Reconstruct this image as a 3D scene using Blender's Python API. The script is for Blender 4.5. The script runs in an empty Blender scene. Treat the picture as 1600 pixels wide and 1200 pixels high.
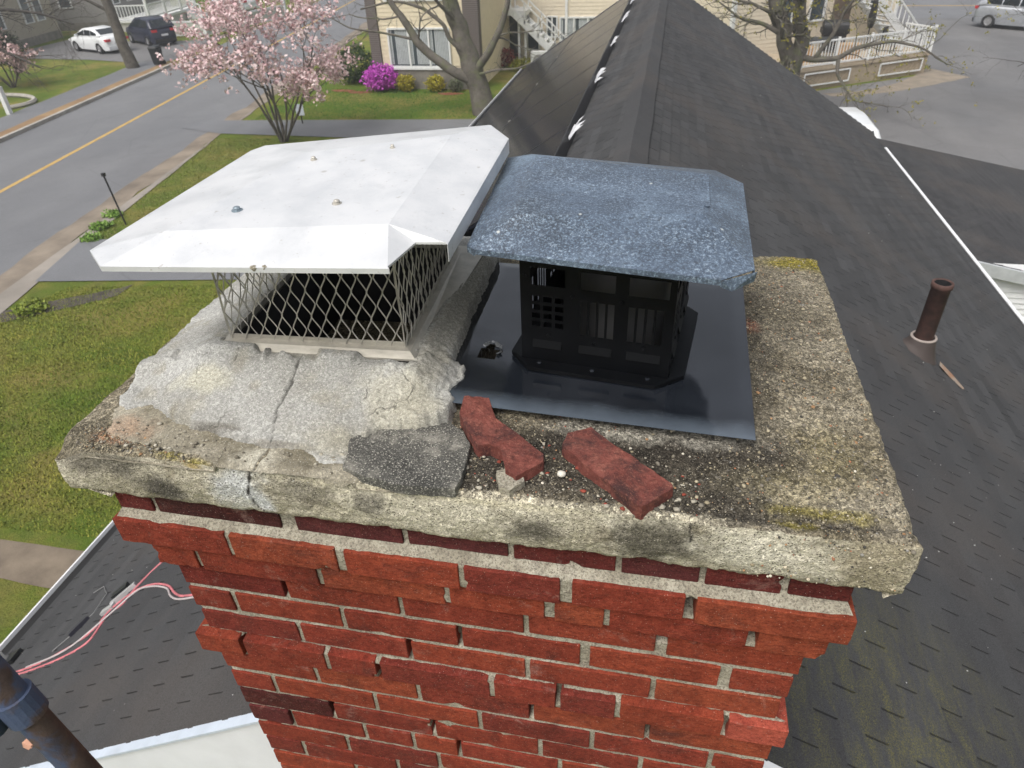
import bpy, math, random
import numpy as np
from mathutils import Vector, Matrix

S = bpy.context.scene
COL = S.collection
rng = np.random.default_rng(11)
random.seed(11)

# ------------------------------------------------------------------ camera
cam_d = bpy.data.cameras.new('camera')
cam = bpy.data.objects.new('camera', cam_d); COL.objects.link(cam)
cam_d.sensor_width = 36.0
cam_d.lens = 36.0 * 1082.26 / 1600.0
cam_d.clip_start = 0.02; cam_d.clip_end = 2000
Rr = (0.980086, 0.195532, -0.034609); Ru = (-0.084614, 0.568913, 0.818033); Rf = (-0.179642, 0.798815, -0.574129)
CAM = np.array((1.103346, -0.824098, 0.830682))
cam.matrix_world = Matrix(((Rr[0], Ru[0], -Rf[0], CAM[0]), (Rr[1], Ru[1], -Rf[1], CAM[1]), (Rr[2], Ru[2], -Rf[2], CAM[2]), (0, 0, 0, 1)))
cam_d.dof.use_dof = True
cam_d.dof.focus_distance = 1.35
cam_d.dof.aperture_fstop = 10.0
S.camera = cam

# ------------------------------------------------------------------ sky, sun, exposure (bright overcast)
SUN_EL, SUN_ROT = math.radians(58), math.radians(205)
world = bpy.data.worlds.new('World'); S.world = world; world.use_nodes = True
wt = world.node_tree; wt.nodes.clear()
wo = wt.nodes.new('ShaderNodeOutputWorld'); wb = wt.nodes.new('ShaderNodeBackground')
sky = wt.nodes.new('ShaderNodeTexSky'); sky.sky_type = 'NISHITA'; sky.sun_disc = False
sky.sun_elevation = SUN_EL; sky.sun_rotation = SUN_ROT
sky.air_density = 1.0; sky.dust_density = 6.0; sky.ozone_density = 0.6
hs = wt.nodes.new('ShaderNodeHueSaturation'); hs.inputs['Saturation'].default_value = 0.34
wt.links.new(sky.outputs[0], hs.inputs['Color']); wt.links.new(hs.outputs[0], wb.inputs[0])
wb.inputs[1].default_value = 0.145
wt.links.new(wb.outputs[0], wo.inputs[0])
sun_d = bpy.data.lights.new('sun', 'SUN'); sun_d.energy = 1.05; sun_d.angle = math.radians(30); sun_d.color = (1.0, 0.965, 0.91)
sun = bpy.data.objects.new('sun', sun_d); COL.objects.link(sun)
sdir = Vector((math.sin(SUN_ROT) * math.cos(SUN_EL), math.cos(SUN_ROT) * math.cos(SUN_EL), math.sin(SUN_EL)))
sun.rotation_euler = sdir.to_track_quat('Z', 'Y').to_euler()
sun.location = sdir * 60
S.view_settings.view_transform = 'Standard'; S.view_settings.look = 'None'
S.view_settings.exposure = 0.36; S.view_settings.gamma = 1.0; S.view_settings.use_curve_mapping = False

# ------------------------------------------------------------------ numpy noise
_perm = np.random.default_rng(5).random(65536)
def _h(ix, iy, iz):
    k = (ix * 73856093) ^ (iy * 19349663) ^ (iz * 83492791)
    return _perm[(k ^ (k >> 13)) & 65535]
def vnoise(p, scale=1.0, seed=0):
    q = np.asarray(p, float) * scale + seed * 17.31 + 1000.0
    i = np.floor(q).astype(np.int64); f = q - i; f = f * f * (3 - 2 * f)
    x, y, z = i[..., 0], i[..., 1], i[..., 2]; fx, fy, fz = f[..., 0], f[..., 1], f[..., 2]
    def l(a, b, t): return a + (b - a) * t
    c = lambda a, b, d: _h(x + a, y + b, z + d)
    return l(l(l(c(0,0,0), c(1,0,0), fx), l(c(0,1,0), c(1,1,0), fx), fy), l(l(c(0,0,1), c(1,0,1), fx), l(c(0,1,1), c(1,1,1), fx), fy), fz) * 2 - 1
def fbm(p, scale=1.0, octv=4, seed=0, gain=0.5):
    a, s, t, n = 1.0, scale, 0.0, 0.0
    for o in range(octv):
        t = t + a * vnoise(p, s, seed + o); n += a; a *= gain; s *= 2.03
    return t / n
def sstep(a, b, x):
    t = np.clip((x - a) / (b - a), 0, 1); return t * t * (3 - 2 * t)
def P3(x, y, z=0):
    x, y, z = np.broadcast_arrays(np.asarray(x, float), np.asarray(y, float), np.asarray(z, float)); return np.stack([x, y, z], -1)
def poly_sd(x, y, poly):
    """signed distance to polygon, positive inside"""
    poly = np.asarray(poly, float); d = np.full(np.shape(x), 1e9); ins = np.zeros(np.shape(x), bool)
    n = len(poly)
    for i in range(n):
        a, b = poly[i], poly[(i + 1) % n]
        ex, ey = b - a; wx, wy = x - a[0], y - a[1]
        t = np.clip((wx * ex + wy * ey) / (ex * ex + ey * ey), 0, 1)
        d = np.minimum(d, (wx - ex * t) ** 2 + (wy - ey * t) ** 2)
        c = ((a[1] <= y) & (b[1] > y)) | ((b[1] <= y) & (a[1] > y))
        with np.errstate(divide='ignore', invalid='ignore'):
            xi = a[0] + (y - a[1]) / (ey if ey else 1e-12) * ex
        ins ^= c & (x < xi)
    return np.where(ins, 1, -1) * np.sqrt(d)

# ------------------------------------------------------------------ mesh builder
class MB:
    def __init__(self): self.v = []; self.f = []; self.c = []; self.n = 0; self.smooth = False
    def add(self, verts, faces, col=None):
        verts = np.asarray(verts, float).reshape(-1, 3); k = self.n
        self.v.append(verts); self.f.extend([tuple(i + k for i in f) for f in faces]); self.n += len(verts)
        if col is not None: self.c.append(np.broadcast_to(np.asarray(col, float), (len(verts), 3)))
        return self
    def box(self, lo, hi, M=None, col=None):
        x0, y0, z0 = lo; x1, y1, z1 = hi
        v = np.array([(x0,y0,z0),(x1,y0,z0),(x1,y1,z0),(x0,y1,z0),(x0,y0,z1),(x1,y0,z1),(x1,y1,z1),(x0,y1,z1)], float)
        if M is not None: v = v @ np.array(M)[:3, :3].T + np.array(M)[:3, 3]
        return self.add(v, [(0,3,2,1),(4,5,6,7),(0,1,5,4),(1,2,6,5),(2,3,7,6),(3,0,4,7)], col)
    def bar(self, a, b, w, h=None, up=(0, 0, 1), col=None):
        a = np.array(a, float); b = np.array(b, float); h = h or w
        d = b - a; L = np.linalg.norm(d); d /= L
        u = np.array(up, float); s = np.cross(d, u)
        if np.linalg.norm(s) < 1e-6: s = np.cross(d, (1, 0, 0))
        s /= np.linalg.norm(s); u = np.cross(s, d)
        v = [a + s*i*w/2 + u*j*h/2 for i, j in ((-1,-1),(1,-1),(1,1),(-1,1))] + [b + s*i*w/2 + u*j*h/2 for i, j in ((-1,-1),(1,-1),(1,1),(-1,1))]
        return self.add(v, [(0,1,2,3),(7,6,5,4),(0,4,5,1),(1,5,6,2),(2,6,7,3),(3,7,4,0)], col)
    def tube(self, pts, rad, n=6, cap=True, col=None):
        pts = np.asarray(pts, float); m = len(pts); rad = np.broadcast_to(np.asarray(rad, float), (m,))
        tg = np.gradient(pts, axis=0); tg /= np.linalg.norm(tg, axis=1)[:, None] + 1e-12
        ref = np.array((0, 0, 1.0)) if abs(tg[0][2]) < 0.9 else np.array((1.0, 0, 0))
        a = np.cross(tg[0], ref); a /= np.linalg.norm(a)
        vs = []
        for i in range(m):
            a = a - tg[i] * np.dot(a, tg[i]); a /= np.linalg.norm(a) + 1e-12; b = np.cross(tg[i], a)
            for k in range(n):
                t = 2 * math.pi * k / n; vs.append(pts[i] + rad[i] * (a * math.cos(t) + b * math.sin(t)))
        fs = [(i*n+k, i*n+(k+1) % n, (i+1)*n+(k+1) % n, (i+1)*n+k) for i in range(m-1) for k in range(n)]
        if cap: fs += [tuple(range(n-1, -1, -1)), tuple((m-1)*n + k for k in range(n))]
        return self.add(vs, fs, col)
    def lathe(self, prof, n=20, base=(0,0,0), axis=None, closed=False, col=None):
        M = np.eye(3)
        if axis is not None: M = np.array(Vector((0,0,1)).rotation_difference(Vector(axis)).to_matrix())
        vs = []
        for r, z in prof:
            for k in range(n):
                t = 2*math.pi*k/n; vs.append(M @ np.array((r*math.cos(t), r*math.sin(t), z)) + np.array(base))
        m = len(prof)
        fs = [(i*n+k, i*n+(k+1) % n, (i+1)*n+(k+1) % n, (i+1)*n+k) for i in range(m-1) for k in range(n)]
        if closed: fs += [tuple(range(n-1,-1,-1)), tuple((m-1)*n+k for k in range(n))]
        return self.add(vs, fs, col)
    def grid(self, X, Y, Z, flip=False, col=None):
        h, w = X.shape; idx = np.arange(h*w).reshape(h, w)
        q = np.stack([idx[:-1,:-1], idx[:-1,1:], idx[1:,1:], idx[1:,:-1]], -1).reshape(-1, 4)
        if flip: q = q[:, ::-1]
        return self.add(np.stack([X, Y, Z], -1).reshape(-1, 3), [tuple(r) for r in q.tolist()], col)
    def prism(self, poly, z0, z1, col=None):
        n = len(poly); v = [(x, y, z0) for x, y in poly] + [(x, y, z1) for x, y in poly]
        return self.add(v, [tuple(range(n-1,-1,-1)), tuple(range(n, 2*n))] + [(i, (i+1) % n, n+(i+1) % n, n+i) for i in range(n)], col)
    def blob(self, c, r, seed=0, sub=1, rough=0.25, col=None):
        V, F = ICO[sub]; r = np.broadcast_to(np.asarray(r, float), (3,))
        n = vnoise(V + seed * 3.7, 1.7) * rough + 1
        return self.add(V * n[:, None] * r + np.array(c), F, col)
    def mesh(self, name, off=(0, 0, 0)):
        m = bpy.data.meshes.new(name)
        V = np.concatenate(self.v) - np.array(off) if self.v else np.zeros((0, 3))
        m.from_pydata(V.tolist(), [], self.f); m.validate(clean_customdata=False)
        if self.c and sum(len(c) for c in self.c) == len(m.vertices):
            at = m.color_attributes.new('Col', 'FLOAT_COLOR', 'POINT')
            cc = np.ones((len(V), 4), np.float32); cc[:, :3] = np.concatenate(self.c); at.data.foreach_set('color', cc.ravel())
        if self.smooth: m.polygons.foreach_set('use_smooth', [True] * len(m.polygons))
        m.update(); return m

def _ico(sub):
    t = (1 + 5 ** .5) / 2
    V = [(-1,t,0),(1,t,0),(-1,-t,0),(1,-t,0),(0,-1,t),(0,1,t),(0,-1,-t),(0,1,-t),(t,0,-1),(t,0,1),(-t,0,-1),(-t,0,1)]
    F = [(0,11,5),(0,5,1),(0,1,7),(0,7,10),(0,10,11),(1,5,9),(5,11,4),(11,10,2),(10,7,6),(7,1,8),(3,9,4),(3,4,2),(3,2,6),(3,6,8),(3,8,9),(4,9,5),(2,4,11),(6,2,10),(8,6,7),(9,8,1)]
    V = [np.array(v) / np.linalg.norm(v) for v in V]
    for _ in range(sub):
        c = {}; G = []
        def mid(a, b):
            k = (min(a, b), max(a, b))
            if k not in c: p = V[a] + V[b]; V.append(p / np.linalg.norm(p)); c[k] = len(V) - 1
            return c[k]
        for a, b, d in F:
            x, y, z = mid(a, b), mid(b, d), mid(d, a); G += [(a,x,z),(b,y,x),(d,z,y),(x,y,z)]
        F = G
    return np.array(V), F
ICO = [_ico(0), _ico(1), _ico(2)]

# ------------------------------------------------------------------ scene objects
WL = {}
def thing(name, label, cat, loc=(0, 0, 0), group=None, rotz=0.0):
    o = bpy.data.objects.new(name, None); COL.objects.link(o); o.location = loc; o.rotation_euler = (0, 0, rotz)
    o.empty_display_size = 0.2
    o['label'] = label; o['category'] = cat
    if group: o['group'] = group
    WL[o.name] = np.array(loc, float); return o
def part(name, mb, mat, parent, label=None, local=False, kind=None, at=None, smooth=False, color=None):
    """child mesh; geometry given in world coordinates unless local"""
    if smooth: mb.smooth = True
    base = np.zeros(3) if local else WL[parent.name]
    at_w = base if at is None else np.array(at, float)
    o = bpy.data.objects.new(name, mb.mesh(name, (0, 0, 0) if local else at_w)); COL.objects.link(o)
    o.parent = parent; o.location = (0, 0, 0) if local else tuple(at_w - base); WL[o.name] = at_w
    o.data.materials.append(mat)
    if label: o['label'] = label
    if kind: o['kind'] = kind
    if color: o.color = (*color, 1)
    return o
def solo(name, mb, mat, label=None, cat=None, group=None, kind=None, at=(0, 0, 0), smooth=False, color=None):
    if smooth: mb.smooth = True
    o = bpy.data.objects.new(name, mb.mesh(name, at)); COL.objects.link(o); o.location = at; WL[o.name] = np.array(at, float)
    o.data.materials.append(mat)
    if label: o['label'] = label
    if cat: o['category'] = cat
    if group: o['group'] = group
    if kind: o['kind'] = kind
    if color: o.color = (*color, 1)
    return o
def lin(r, g, b):
    f = lambda c: ((c/255 + .055) / 1.055) ** 2.4 if c > 10 else c / 255 / 12.92
    return (f(r), f(g), f(b))

# ------------------------------------------------------------------ materials
class NT:
    def __init__(s, name):
        s.m = bpy.data.materials.new(name); s.m.use_nodes = True; s.t = s.m.node_tree; s.t.nodes.clear()
        s.o = s.t.nodes.new('ShaderNodeOutputMaterial'); s.b = s.t.nodes.new('ShaderNodeBsdfPrincipled'); s.t.links.new(s.b.outputs[0], s.o.inputs[0])
        s._pos = None
    def L(s, a, b): s.t.links.new(a, b)
    def put(s, v, sock):
        if hasattr(v, 'is_linked'): s.L(v, sock)
        elif isinstance(v, (tuple, list)): sock.default_value = (*v, 1) if len(v) == 3 and len(sock.default_value) == 4 else v
        else: sock.default_value = v
    def pos(s, sc=None):
        if s._pos is None: s._pos = s.t.nodes.new('ShaderNodeNewGeometry').outputs['Position']
        if sc is None: return s._pos
        n = s.t.nodes.new('ShaderNodeMapping'); s.L(s._pos, n.inputs[0]); n.inputs['Scale'].default_value = sc; return n.outputs[0]
    def noise(s, scale, detail=4, rough=.55, vec=None, dist=0):
        n = s.t.nodes.new('ShaderNodeTexNoise'); s.L(vec or s.pos(), n.inputs['Vector']); n.inputs['Scale'].default_value = scale
        n.inputs['Detail'].default_value = detail; n.inputs['Roughness'].default_value = rough; n.inputs['Distortion'].default_value = dist; return n.outputs[0]
    def voro(s, scale, out='Distance', vec=None, feat='F1', rnd=1):
        n = s.t.nodes.new('ShaderNodeTexVoronoi'); n.feature = feat; s.L(vec or s.pos(), n.inputs['Vector']); n.inputs['Scale'].default_value = scale
        n.inputs['Randomness'].default_value = rnd; return n.outputs[out]
    def ramp(s, fac, stops, interp='LINEAR'):
        n = s.t.nodes.new('ShaderNodeValToRGB'); n.color_ramp.interpolation = interp; e = n.color_ramp.elements
        while len(e) < len(stops): e.new(0.5)
        for k, (p, c) in enumerate(stops):
            e[k].position = p; e[k].color = (*(c if isinstance(c, (tuple, list)) else (c, c, c)), 1)
        s.L(fac, n.inputs[0]); return n.outputs[0]
    def mix(s, fac, a, b, mode='MIX'):
        n = s.t.nodes.new('ShaderNodeMix'); n.data_type = 'RGBA'; n.blend_type = mode; n.clamp_factor = True
        s.put(fac, n.inputs[0]); s.put(a, n.inputs[6]); s.put(b, n.inputs[7]); return n.outputs[2]
    def math(s, op, a, b=0.0, c=None):
        n = s.t.nodes.new('ShaderNodeMath'); n.operation = op; s.put(a, n.inputs[0]); s.put(b, n.inputs[1])
        if c is not None: s.put(c, n.inputs[2])
        return n.outputs[0]
    def attr(s, name='Col'):
        n = s.t.nodes.new('ShaderNodeAttribute'); n.attribute_name = name; return n.outputs['Color']
    def obj(s, out='Color'): return s.t.nodes.new('ShaderNodeObjectInfo').outputs[out]
    def bump(s, h, strength=.5, dist=.01, normal=None):
        n = s.t.nodes.new('ShaderNodeBump'); n.inputs['Strength'].default_value = strength; n.inputs['Distance'].default_value = dist
        s.L(h, n.inputs['Height']);
        if normal is not None: s.L(normal, n.inputs['Normal'])
        return n.outputs[0]
    def fin(s, col=None, rough=.8, metal=0, normal=None, spec=None):
        if col is not None: s.put(col, s.b.inputs['Base Color'])
        s.put(rough, s.b.inputs['Roughness']); s.put(metal, s.b.inputs['Metallic'])
        if normal is not None: s.L(normal, s.b.inputs['Normal'])
        if spec is not None: s.b.inputs['Specular IOR Level'].default_value = spec
        return s.m

def mottle(name, c1, c2, scale=3, rough=.8, bump=0, bscale=None, metal=0, detail=5, spec=None, lo=.3, hi=.7, bdist=.01):
    n = NT(name); f = n.noise(scale, detail, .6); col = n.ramp(f, [(lo, c1), (hi, c2)])
    nm = n.bump(n.noise(bscale or scale * 8, 4, .6), bump, bdist) if bump else None
    return n.fin(col, rough, metal, nm, spec)

def m_brick():
    n = NT('brick_clay'); o = n.obj('Color')
    f = n.noise(24, 6, .65); c = n.mix(n.ramp(f, [(.38, 0), (.8, 1)]), o, n.mix(1, o, (.52, .44, .46), 'MULTIPLY'))
    st = n.noise(7, 5, .7, dist=.6); c = n.mix(n.ramp(st, [(.55, 0), (.72, .65)]), c, (.065, .03, .027))
    lt = n.noise(60, 3, .6, vec=n.pos((1, 1, 3.2))); c = n.mix(n.ramp(lt, [(.58, 0), (.8, .5)]), c, (.30, .10, .06))
    fl = n.noise(9, 6, .8, dist=.5); c = n.mix(n.ramp(fl, [(.585, 0), (.72, .5)]), c, (.40, .28, .24))
    f2 = n.noise(85, 5, .75, vec=n.pos((1, 1, 1.8))); c = n.mix(n.ramp(f2, [(.37, .65), (.56, 0)]), c, n.mix(1, c, (.45, .38, .37), 'MULTIPLY')); gg = n.noise(380, 3, .8); c = n.mix(n.ramp(gg, [(.34, .7), (.5, 0)]), c, n.mix(1, c, (.35, .3, .3), 'MULTIPLY')); c = n.mix(n.ramp(gg, [(.58, 0), (.75, .45)]), c, (.40, .20, .14))
    dr = n.noise(3.5, 6, .75, vec=n.pos((1, 1, .6))); c = n.mix(n.ramp(dr, [(.5, 0), (.68, .5)]), c, n.mix(1, c, (.42, .42, .44), 'MULTIPLY'))
    sp = n.voro(130); c = n.mix(n.ramp(sp, [(.05, .6), (.12, 0)]), c, (.62, .52, .44))
    pit = n.voro(75); c = n.mix(n.ramp(pit, [(.04, .8), (.1, 0)]), c, (.035, .018, .015))
    h = n.math('ADD', n.noise(160, 5, .7), n.math('MULTIPLY', n.ramp(pit, [(.03, 0), (.12, 1)]), .8))
    return n.fin(c, .9, 0, n.bump(h, .9, .004), .2)
def m_mortar():
    n = NT('joint_mortar'); f = n.noise(9, 5, .6)
    c = n.ramp(f, [(.3, lin(152, 145, 127)), (.55, lin(186, 180, 162)), (.75, lin(208, 203, 187))])
    c = n.mix(n.ramp(n.noise(55, 4, .7), [(.40, .5), (.54, 0)]), c, lin(128, 121, 108))
    c = n.mix(n.ramp(n.noise(4, 5, .7), [(.58, 0), (.75, .5)]), c, lin(110, 102, 90))
    c = n.mix(n.ramp(n.noise(230, 3, .8), [(.38, .8), (.52, 0)]), c, lin(98, 92, 82)); c = n.mix(n.ramp(n.noise(300, 3, .8), [(.58, 0), (.72, .6)]), c, lin(222, 216, 200))
    return n.fin(c, .95, 0, n.bump(n.noise(190, 5, .75), 1.0, .006), .2)
def m_vcol(name, speck=220, amt=.6, bump=.7, rough=.95, cell=.75, face=.5, crk=False, dark=(.06, .055, .045), lite=(.62, .57, .47), fine=420, spec=.2, bd=.004):
    """stain colours and some painted shade come with the surface (attribute Col); grain and sand here"""
    n = NT(name); a = n.attr('Col')
    nz = n.t.nodes.new('ShaderNodeSeparateXYZ'); n.L(n.t.nodes.new('ShaderNodeNewGeometry').outputs['True Normal'], nz.inputs[0])
    flat = n.ramp(nz.outputs[2], [(.45, face), (.8, 1)])          # upright faces carry a finer cement render
    for sc_, k_ in ((speck * .8, n.math('MULTIPLY', flat, cell)), (speck * 1.9, n.math('MULTIPLY', flat, cell * .8))):          # grains of sand and gravel, each its own shade
        sp_ = n.t.nodes.new('ShaderNodeSeparateColor'); n.L(n.voro(sc_, 'Color'), sp_.inputs[0]); a = n.mix(k_, a, n.mix(1, a, n.ramp(sp_.outputs[0], [(0, .25), (.4, .75), (.8, 1.25), (1, 1.9)]), 'MULTIPLY'))
    g = n.noise(fine, 4, .75); c = n.mix(n.ramp(g, [(.3, amt), (.5, 0)]), a, n.mix(1, a, (.3, .28, .25), 'MULTIPLY'))
    c = n.mix(n.ramp(g, [(.56, 0), (.78, amt)]), c, n.mix(.35, lite, a))
    v = n.voro(speck); vc = n.voro(speck, 'Color')
    sep = n.t.nodes.new('ShaderNodeSeparateColor'); n.L(vc, sep.inputs[0])
    c = n.mix(n.math('MULTIPLY', n.ramp(v, [(.16, 1), (.3, 0)]), n.ramp(sep.outputs[0], [(.72, 0), (.8, .75)])), c, lite)
    c = n.mix(n.math('MULTIPLY', n.ramp(v, [(.2, 1), (.36, 0)]), n.ramp(sep.outputs[1], [(.7, 0), (.8, .8)])), c, dark)
    h = n.math('ADD', n.noise(fine * .6, 5, .75), n.math('MULTIPLY', n.ramp(v, [(.1, 1), (.4, 0)]), .7))
    if crk:                                                      # hairline cracks, only here and there
        wob = n.mix(.06, n.pos(), n.t.nodes.new('ShaderNodeTexNoise').outputs['Color']); nzz = n.t.nodes.new('ShaderNodeTexNoise'); n.L(n.pos(), nzz.inputs['Vector']); nzz.inputs['Scale'].default_value = 14; nzz.inputs['Detail'].default_value = 5; wob = n.mix(.07, n.pos(), nzz.outputs['Color'])
        e = n.voro(8.5, 'Distance', vec=wob, feat='DISTANCE_TO_EDGE'); k = n.math('MULTIPLY', n.ramp(e, [(.003, 1), (.010, 0)]), n.ramp(n.noise(5, 4, .6), [(.54, 0), (.6, .8)]))
        c = n.mix(k, c, (.07, .065, .055)); h = n.math('SUBTRACT', h, n.math('MULTIPLY', k, 1.5))
    return n.fin(c, rough, 0, n.bump(h, bump, bd), spec)
def m_shingle():
    n = NT('asphalt_shingle'); r = n.obj('Random')
    c = n.ramp(n.noise(1.1, 5, .6), [(.3, (.042, .043, .045)), (.6, (.053, .054, .056)), (.8, (.064, .063, .063))])
    c = n.mix(n.ramp(r, [(0, 0), (1, .4)]), c, (.03, .029, .031)); c = n.mix(1, c, n.attr('Col'), 'MULTIPLY')
    c = n.mix(n.ramp(n.noise(.7, 4, .6), [(.48, 0), (.66, .6)]), c, (.072, .063, .057))
    st = n.noise(1.6, 5, .65, vec=n.pos((1.0, .32, 1.0))); c = n.mix(n.ramp(st, [(.5, 0), (.72, .35)]), c, (.082, .082, .082))
    g = n.noise(330, 3, .8); c = n.mix(n.ramp(g, [(.52, 0), (.75, .62)]), c, (.17, .17, .175))
    c = n.mix(n.ramp(n.noise(120, 3, .7), [(.3, .55), (.48, 0)]), c, (.017, .017, .019))
    # moss on the wet patch beside the chimney foot
    sx = n.t.nodes.new('ShaderNodeSeparateXYZ'); n.L(n.pos(), sx.inputs[0])
    d = n.t.nodes.new('ShaderNodeVectorMath'); d.operation = 'DISTANCE'; n.L(n.pos(), d.inputs[0]); d.inputs[1].default_value = (2.3, .82, -2.0)
    near = n.ramp(n.math('MULTIPLY', d.outputs['Value'], .8), [(.15, 1), (.85, 0)])
    ms = n.math('MULTIPLY', near, n.ramp(n.noise(7, 5, .7, vec=n.pos((2.4, .6, 1))), [(.40, 0), (.6, 1)]))
    ms = n.math('MULTIPLY', ms, n.ramp(n.noise(170, 3, .8), [(.46, 0), (.62, .85)]))
    c = n.mix(ms, c, (.17, .16, .04))
    return n.fin(c, .92, 0, n.bump(g, .5, .002), .25)
def m_lid_black():
    n = NT('weathered_blue_grey_paint')
    a = n.noise(5, 5, .65); sp = n.noise(260, 3, .7); sp2 = n.noise(170, 4, .75)
    c = n.ramp(a, [(.32, (.03, .040, .056)), (.52, (.065, .088, .125)), (.72, (.14, .19, .25))])
    c = n.mix(n.ramp(sp, [(.5, 0), (.64, .7)]), c, (.22, .30, .39))
    big = n.noise(7, 4, .6)
    c = n.mix(n.math('MULTIPLY', n.ramp(sp2, [(.54, 0), (.66, .9)]), n.ramp(big, [(.38, .1), (.6, 1)])), c, (.36, .45, .54))
    c = n.mix(n.ramp(n.noise(110, 3, .7), [(.36, .6), (.48, 0)]), c, (.03, .037, .048))
    w = n.voro(15); c = n.mix(n.ramp(w, [(.03, .9), (.06, 0)]), c, (.5, .52, .5))
    return n.fin(c, n.ramp(a, [(.3, .35), (.7, .6)]), 0, n.bump(sp, .35, .0015), .5)
def m_black_plate():
    n = NT('black_painted_steel'); a = n.noise(6, 5, .65, dist=.4)
    c = n.ramp(a, [(.35, (.008, .010, .014)), (.6, (.016, .019, .025)), (.8, (.05, .06, .075))])
    sp = n.voro(90); c = n.mix(n.ramp(sp, [(.03, .5), (.08, 0)]), c, (.12, .14, .16))
    sx = n.t.nodes.new('ShaderNodeSeparateXYZ'); n.L(n.pos(), sx.inputs[0])     # paint worn thin along the front edge
    ed = n.ramp(n.math('ADD', n.math('ADD', sx.outputs[1], n.math('MULTIPLY', sx.outputs[0], .05)), n.math('MULTIPLY', n.noise(9, 4, .6), .05)), [(.27, 1), (.315, 0)])
    c = n.mix(n.math('MULTIPLY', ed, .75), c, (.11, .135, .165))
    ro = n.ramp(n.noise(3.2, 5, .6, dist=.8), [(.40, .04), (.54, .12), (.72, .34)])
    n.b.inputs['IOR'].default_value = 1.85
    return n.fin(c, ro, 0, n.bump(n.noise(14, 3, .5), .06, .004), .5)
def m_white_metal():
    n = NT('bare_aluminium_white'); a = n.noise(9, 6, .7)
    c = n.ramp(a, [(.35, (.59, .605, .62)), (.55, (.67, .68, .69)), (.75, (.71, .715, .72))])
    d = n.noise(11, 7, .8, dist=1.2); c = n.mix(n.ramp(d, [(.60, 0), (.74, .5)]), c, (.42, .43, .44))
    c = n.mix(n.ramp(n.noise(70, 3, .7), [(.64, 0), (.72, .6)]), c, (.38, .36, .33))
    c = n.mix(n.ramp(n.voro(60), [(.03, .55), (.07, 0)]), c, (.3, .28, .25))
    w_ = n.voro(7, 'Distance'); c = n.mix(n.ramp(w_, [(.02, .55), (.06, 0)]), c, (.34, .31, .26))
    return n.fin(c, n.ramp(a, [(.3, .3), (.7, .5)]), .25, n.bump(n.noise(5, 4, .6), .12, .01), .5)
def m_steel():
    n = NT('stainless_sheet'); a = n.noise(20, 5, .7, vec=n.pos((1, 1, 6)))
    c = n.ramp(a, [(.3, (.36, .34, .29)), (.7, (.55, .52, .45))])
    c = n.mix(n.ramp(n.noise(8, 5, .7), [(.55, 0), (.72, .6)]), c, (.30, .27, .22))
    return n.fin(c, .45, .35, n.bump(n.noise(60, 4, .6), .1, .002))
def plain(name, c, rough=.6, metal=0, var=.12, scale=6, bump=0, spec=None):
    n = NT(name); f = n.noise(scale, 5, .6)
    a = tuple(x * (1 - var) for x in c); b = tuple(min(1, x * (1 + var)) for x in c)
    return n.fin(n.ramp(f, [(.3, a), (.7, b)]), rough, metal, n.bump(n.noise(scale * 10, 4), bump, .004) if bump else None, spec)

M = dict(
    brick=m_brick(), mortar=m_mortar(), shingle=m_shingle(), lid=m_lid_black(), plate=m_black_plate(), white=m_white_metal(), steel=m_steel(),
    crown=m_vcol('crown_concrete', speck=230, amt=.75, bump=.8, fine=330), wash=m_vcol('mortar_wash', speck=330, amt=.3, bump=.5, fine=420, lite=(.7, .68, .62), dark=(.18, .17, .15), bd=.003, cell=.32, face=1, crk=True),
    soot_and_shade=plain('soot_and_shade', (.012, .012, .014), .9), under=plain('roof_felt', (.016, .016, .017), .95),
    box=plain('black_sheet_metal', (.0025, .003, .004), .45, 0, .3, 20, .05, .15),
    vinyl=plain('white_vinyl', (.74, .75, .76), .45, var=.05), galv=plain('galvanised_wire', (.46, .44, .39), .45, .35, .3, 40),
)
# ================================================================== chimney
chim = thing('brick_chimney', 'red brick chimney with corbelled top and broken weathered concrete crown', 'chimney', (0.775, 0.52, -5.97))

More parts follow.
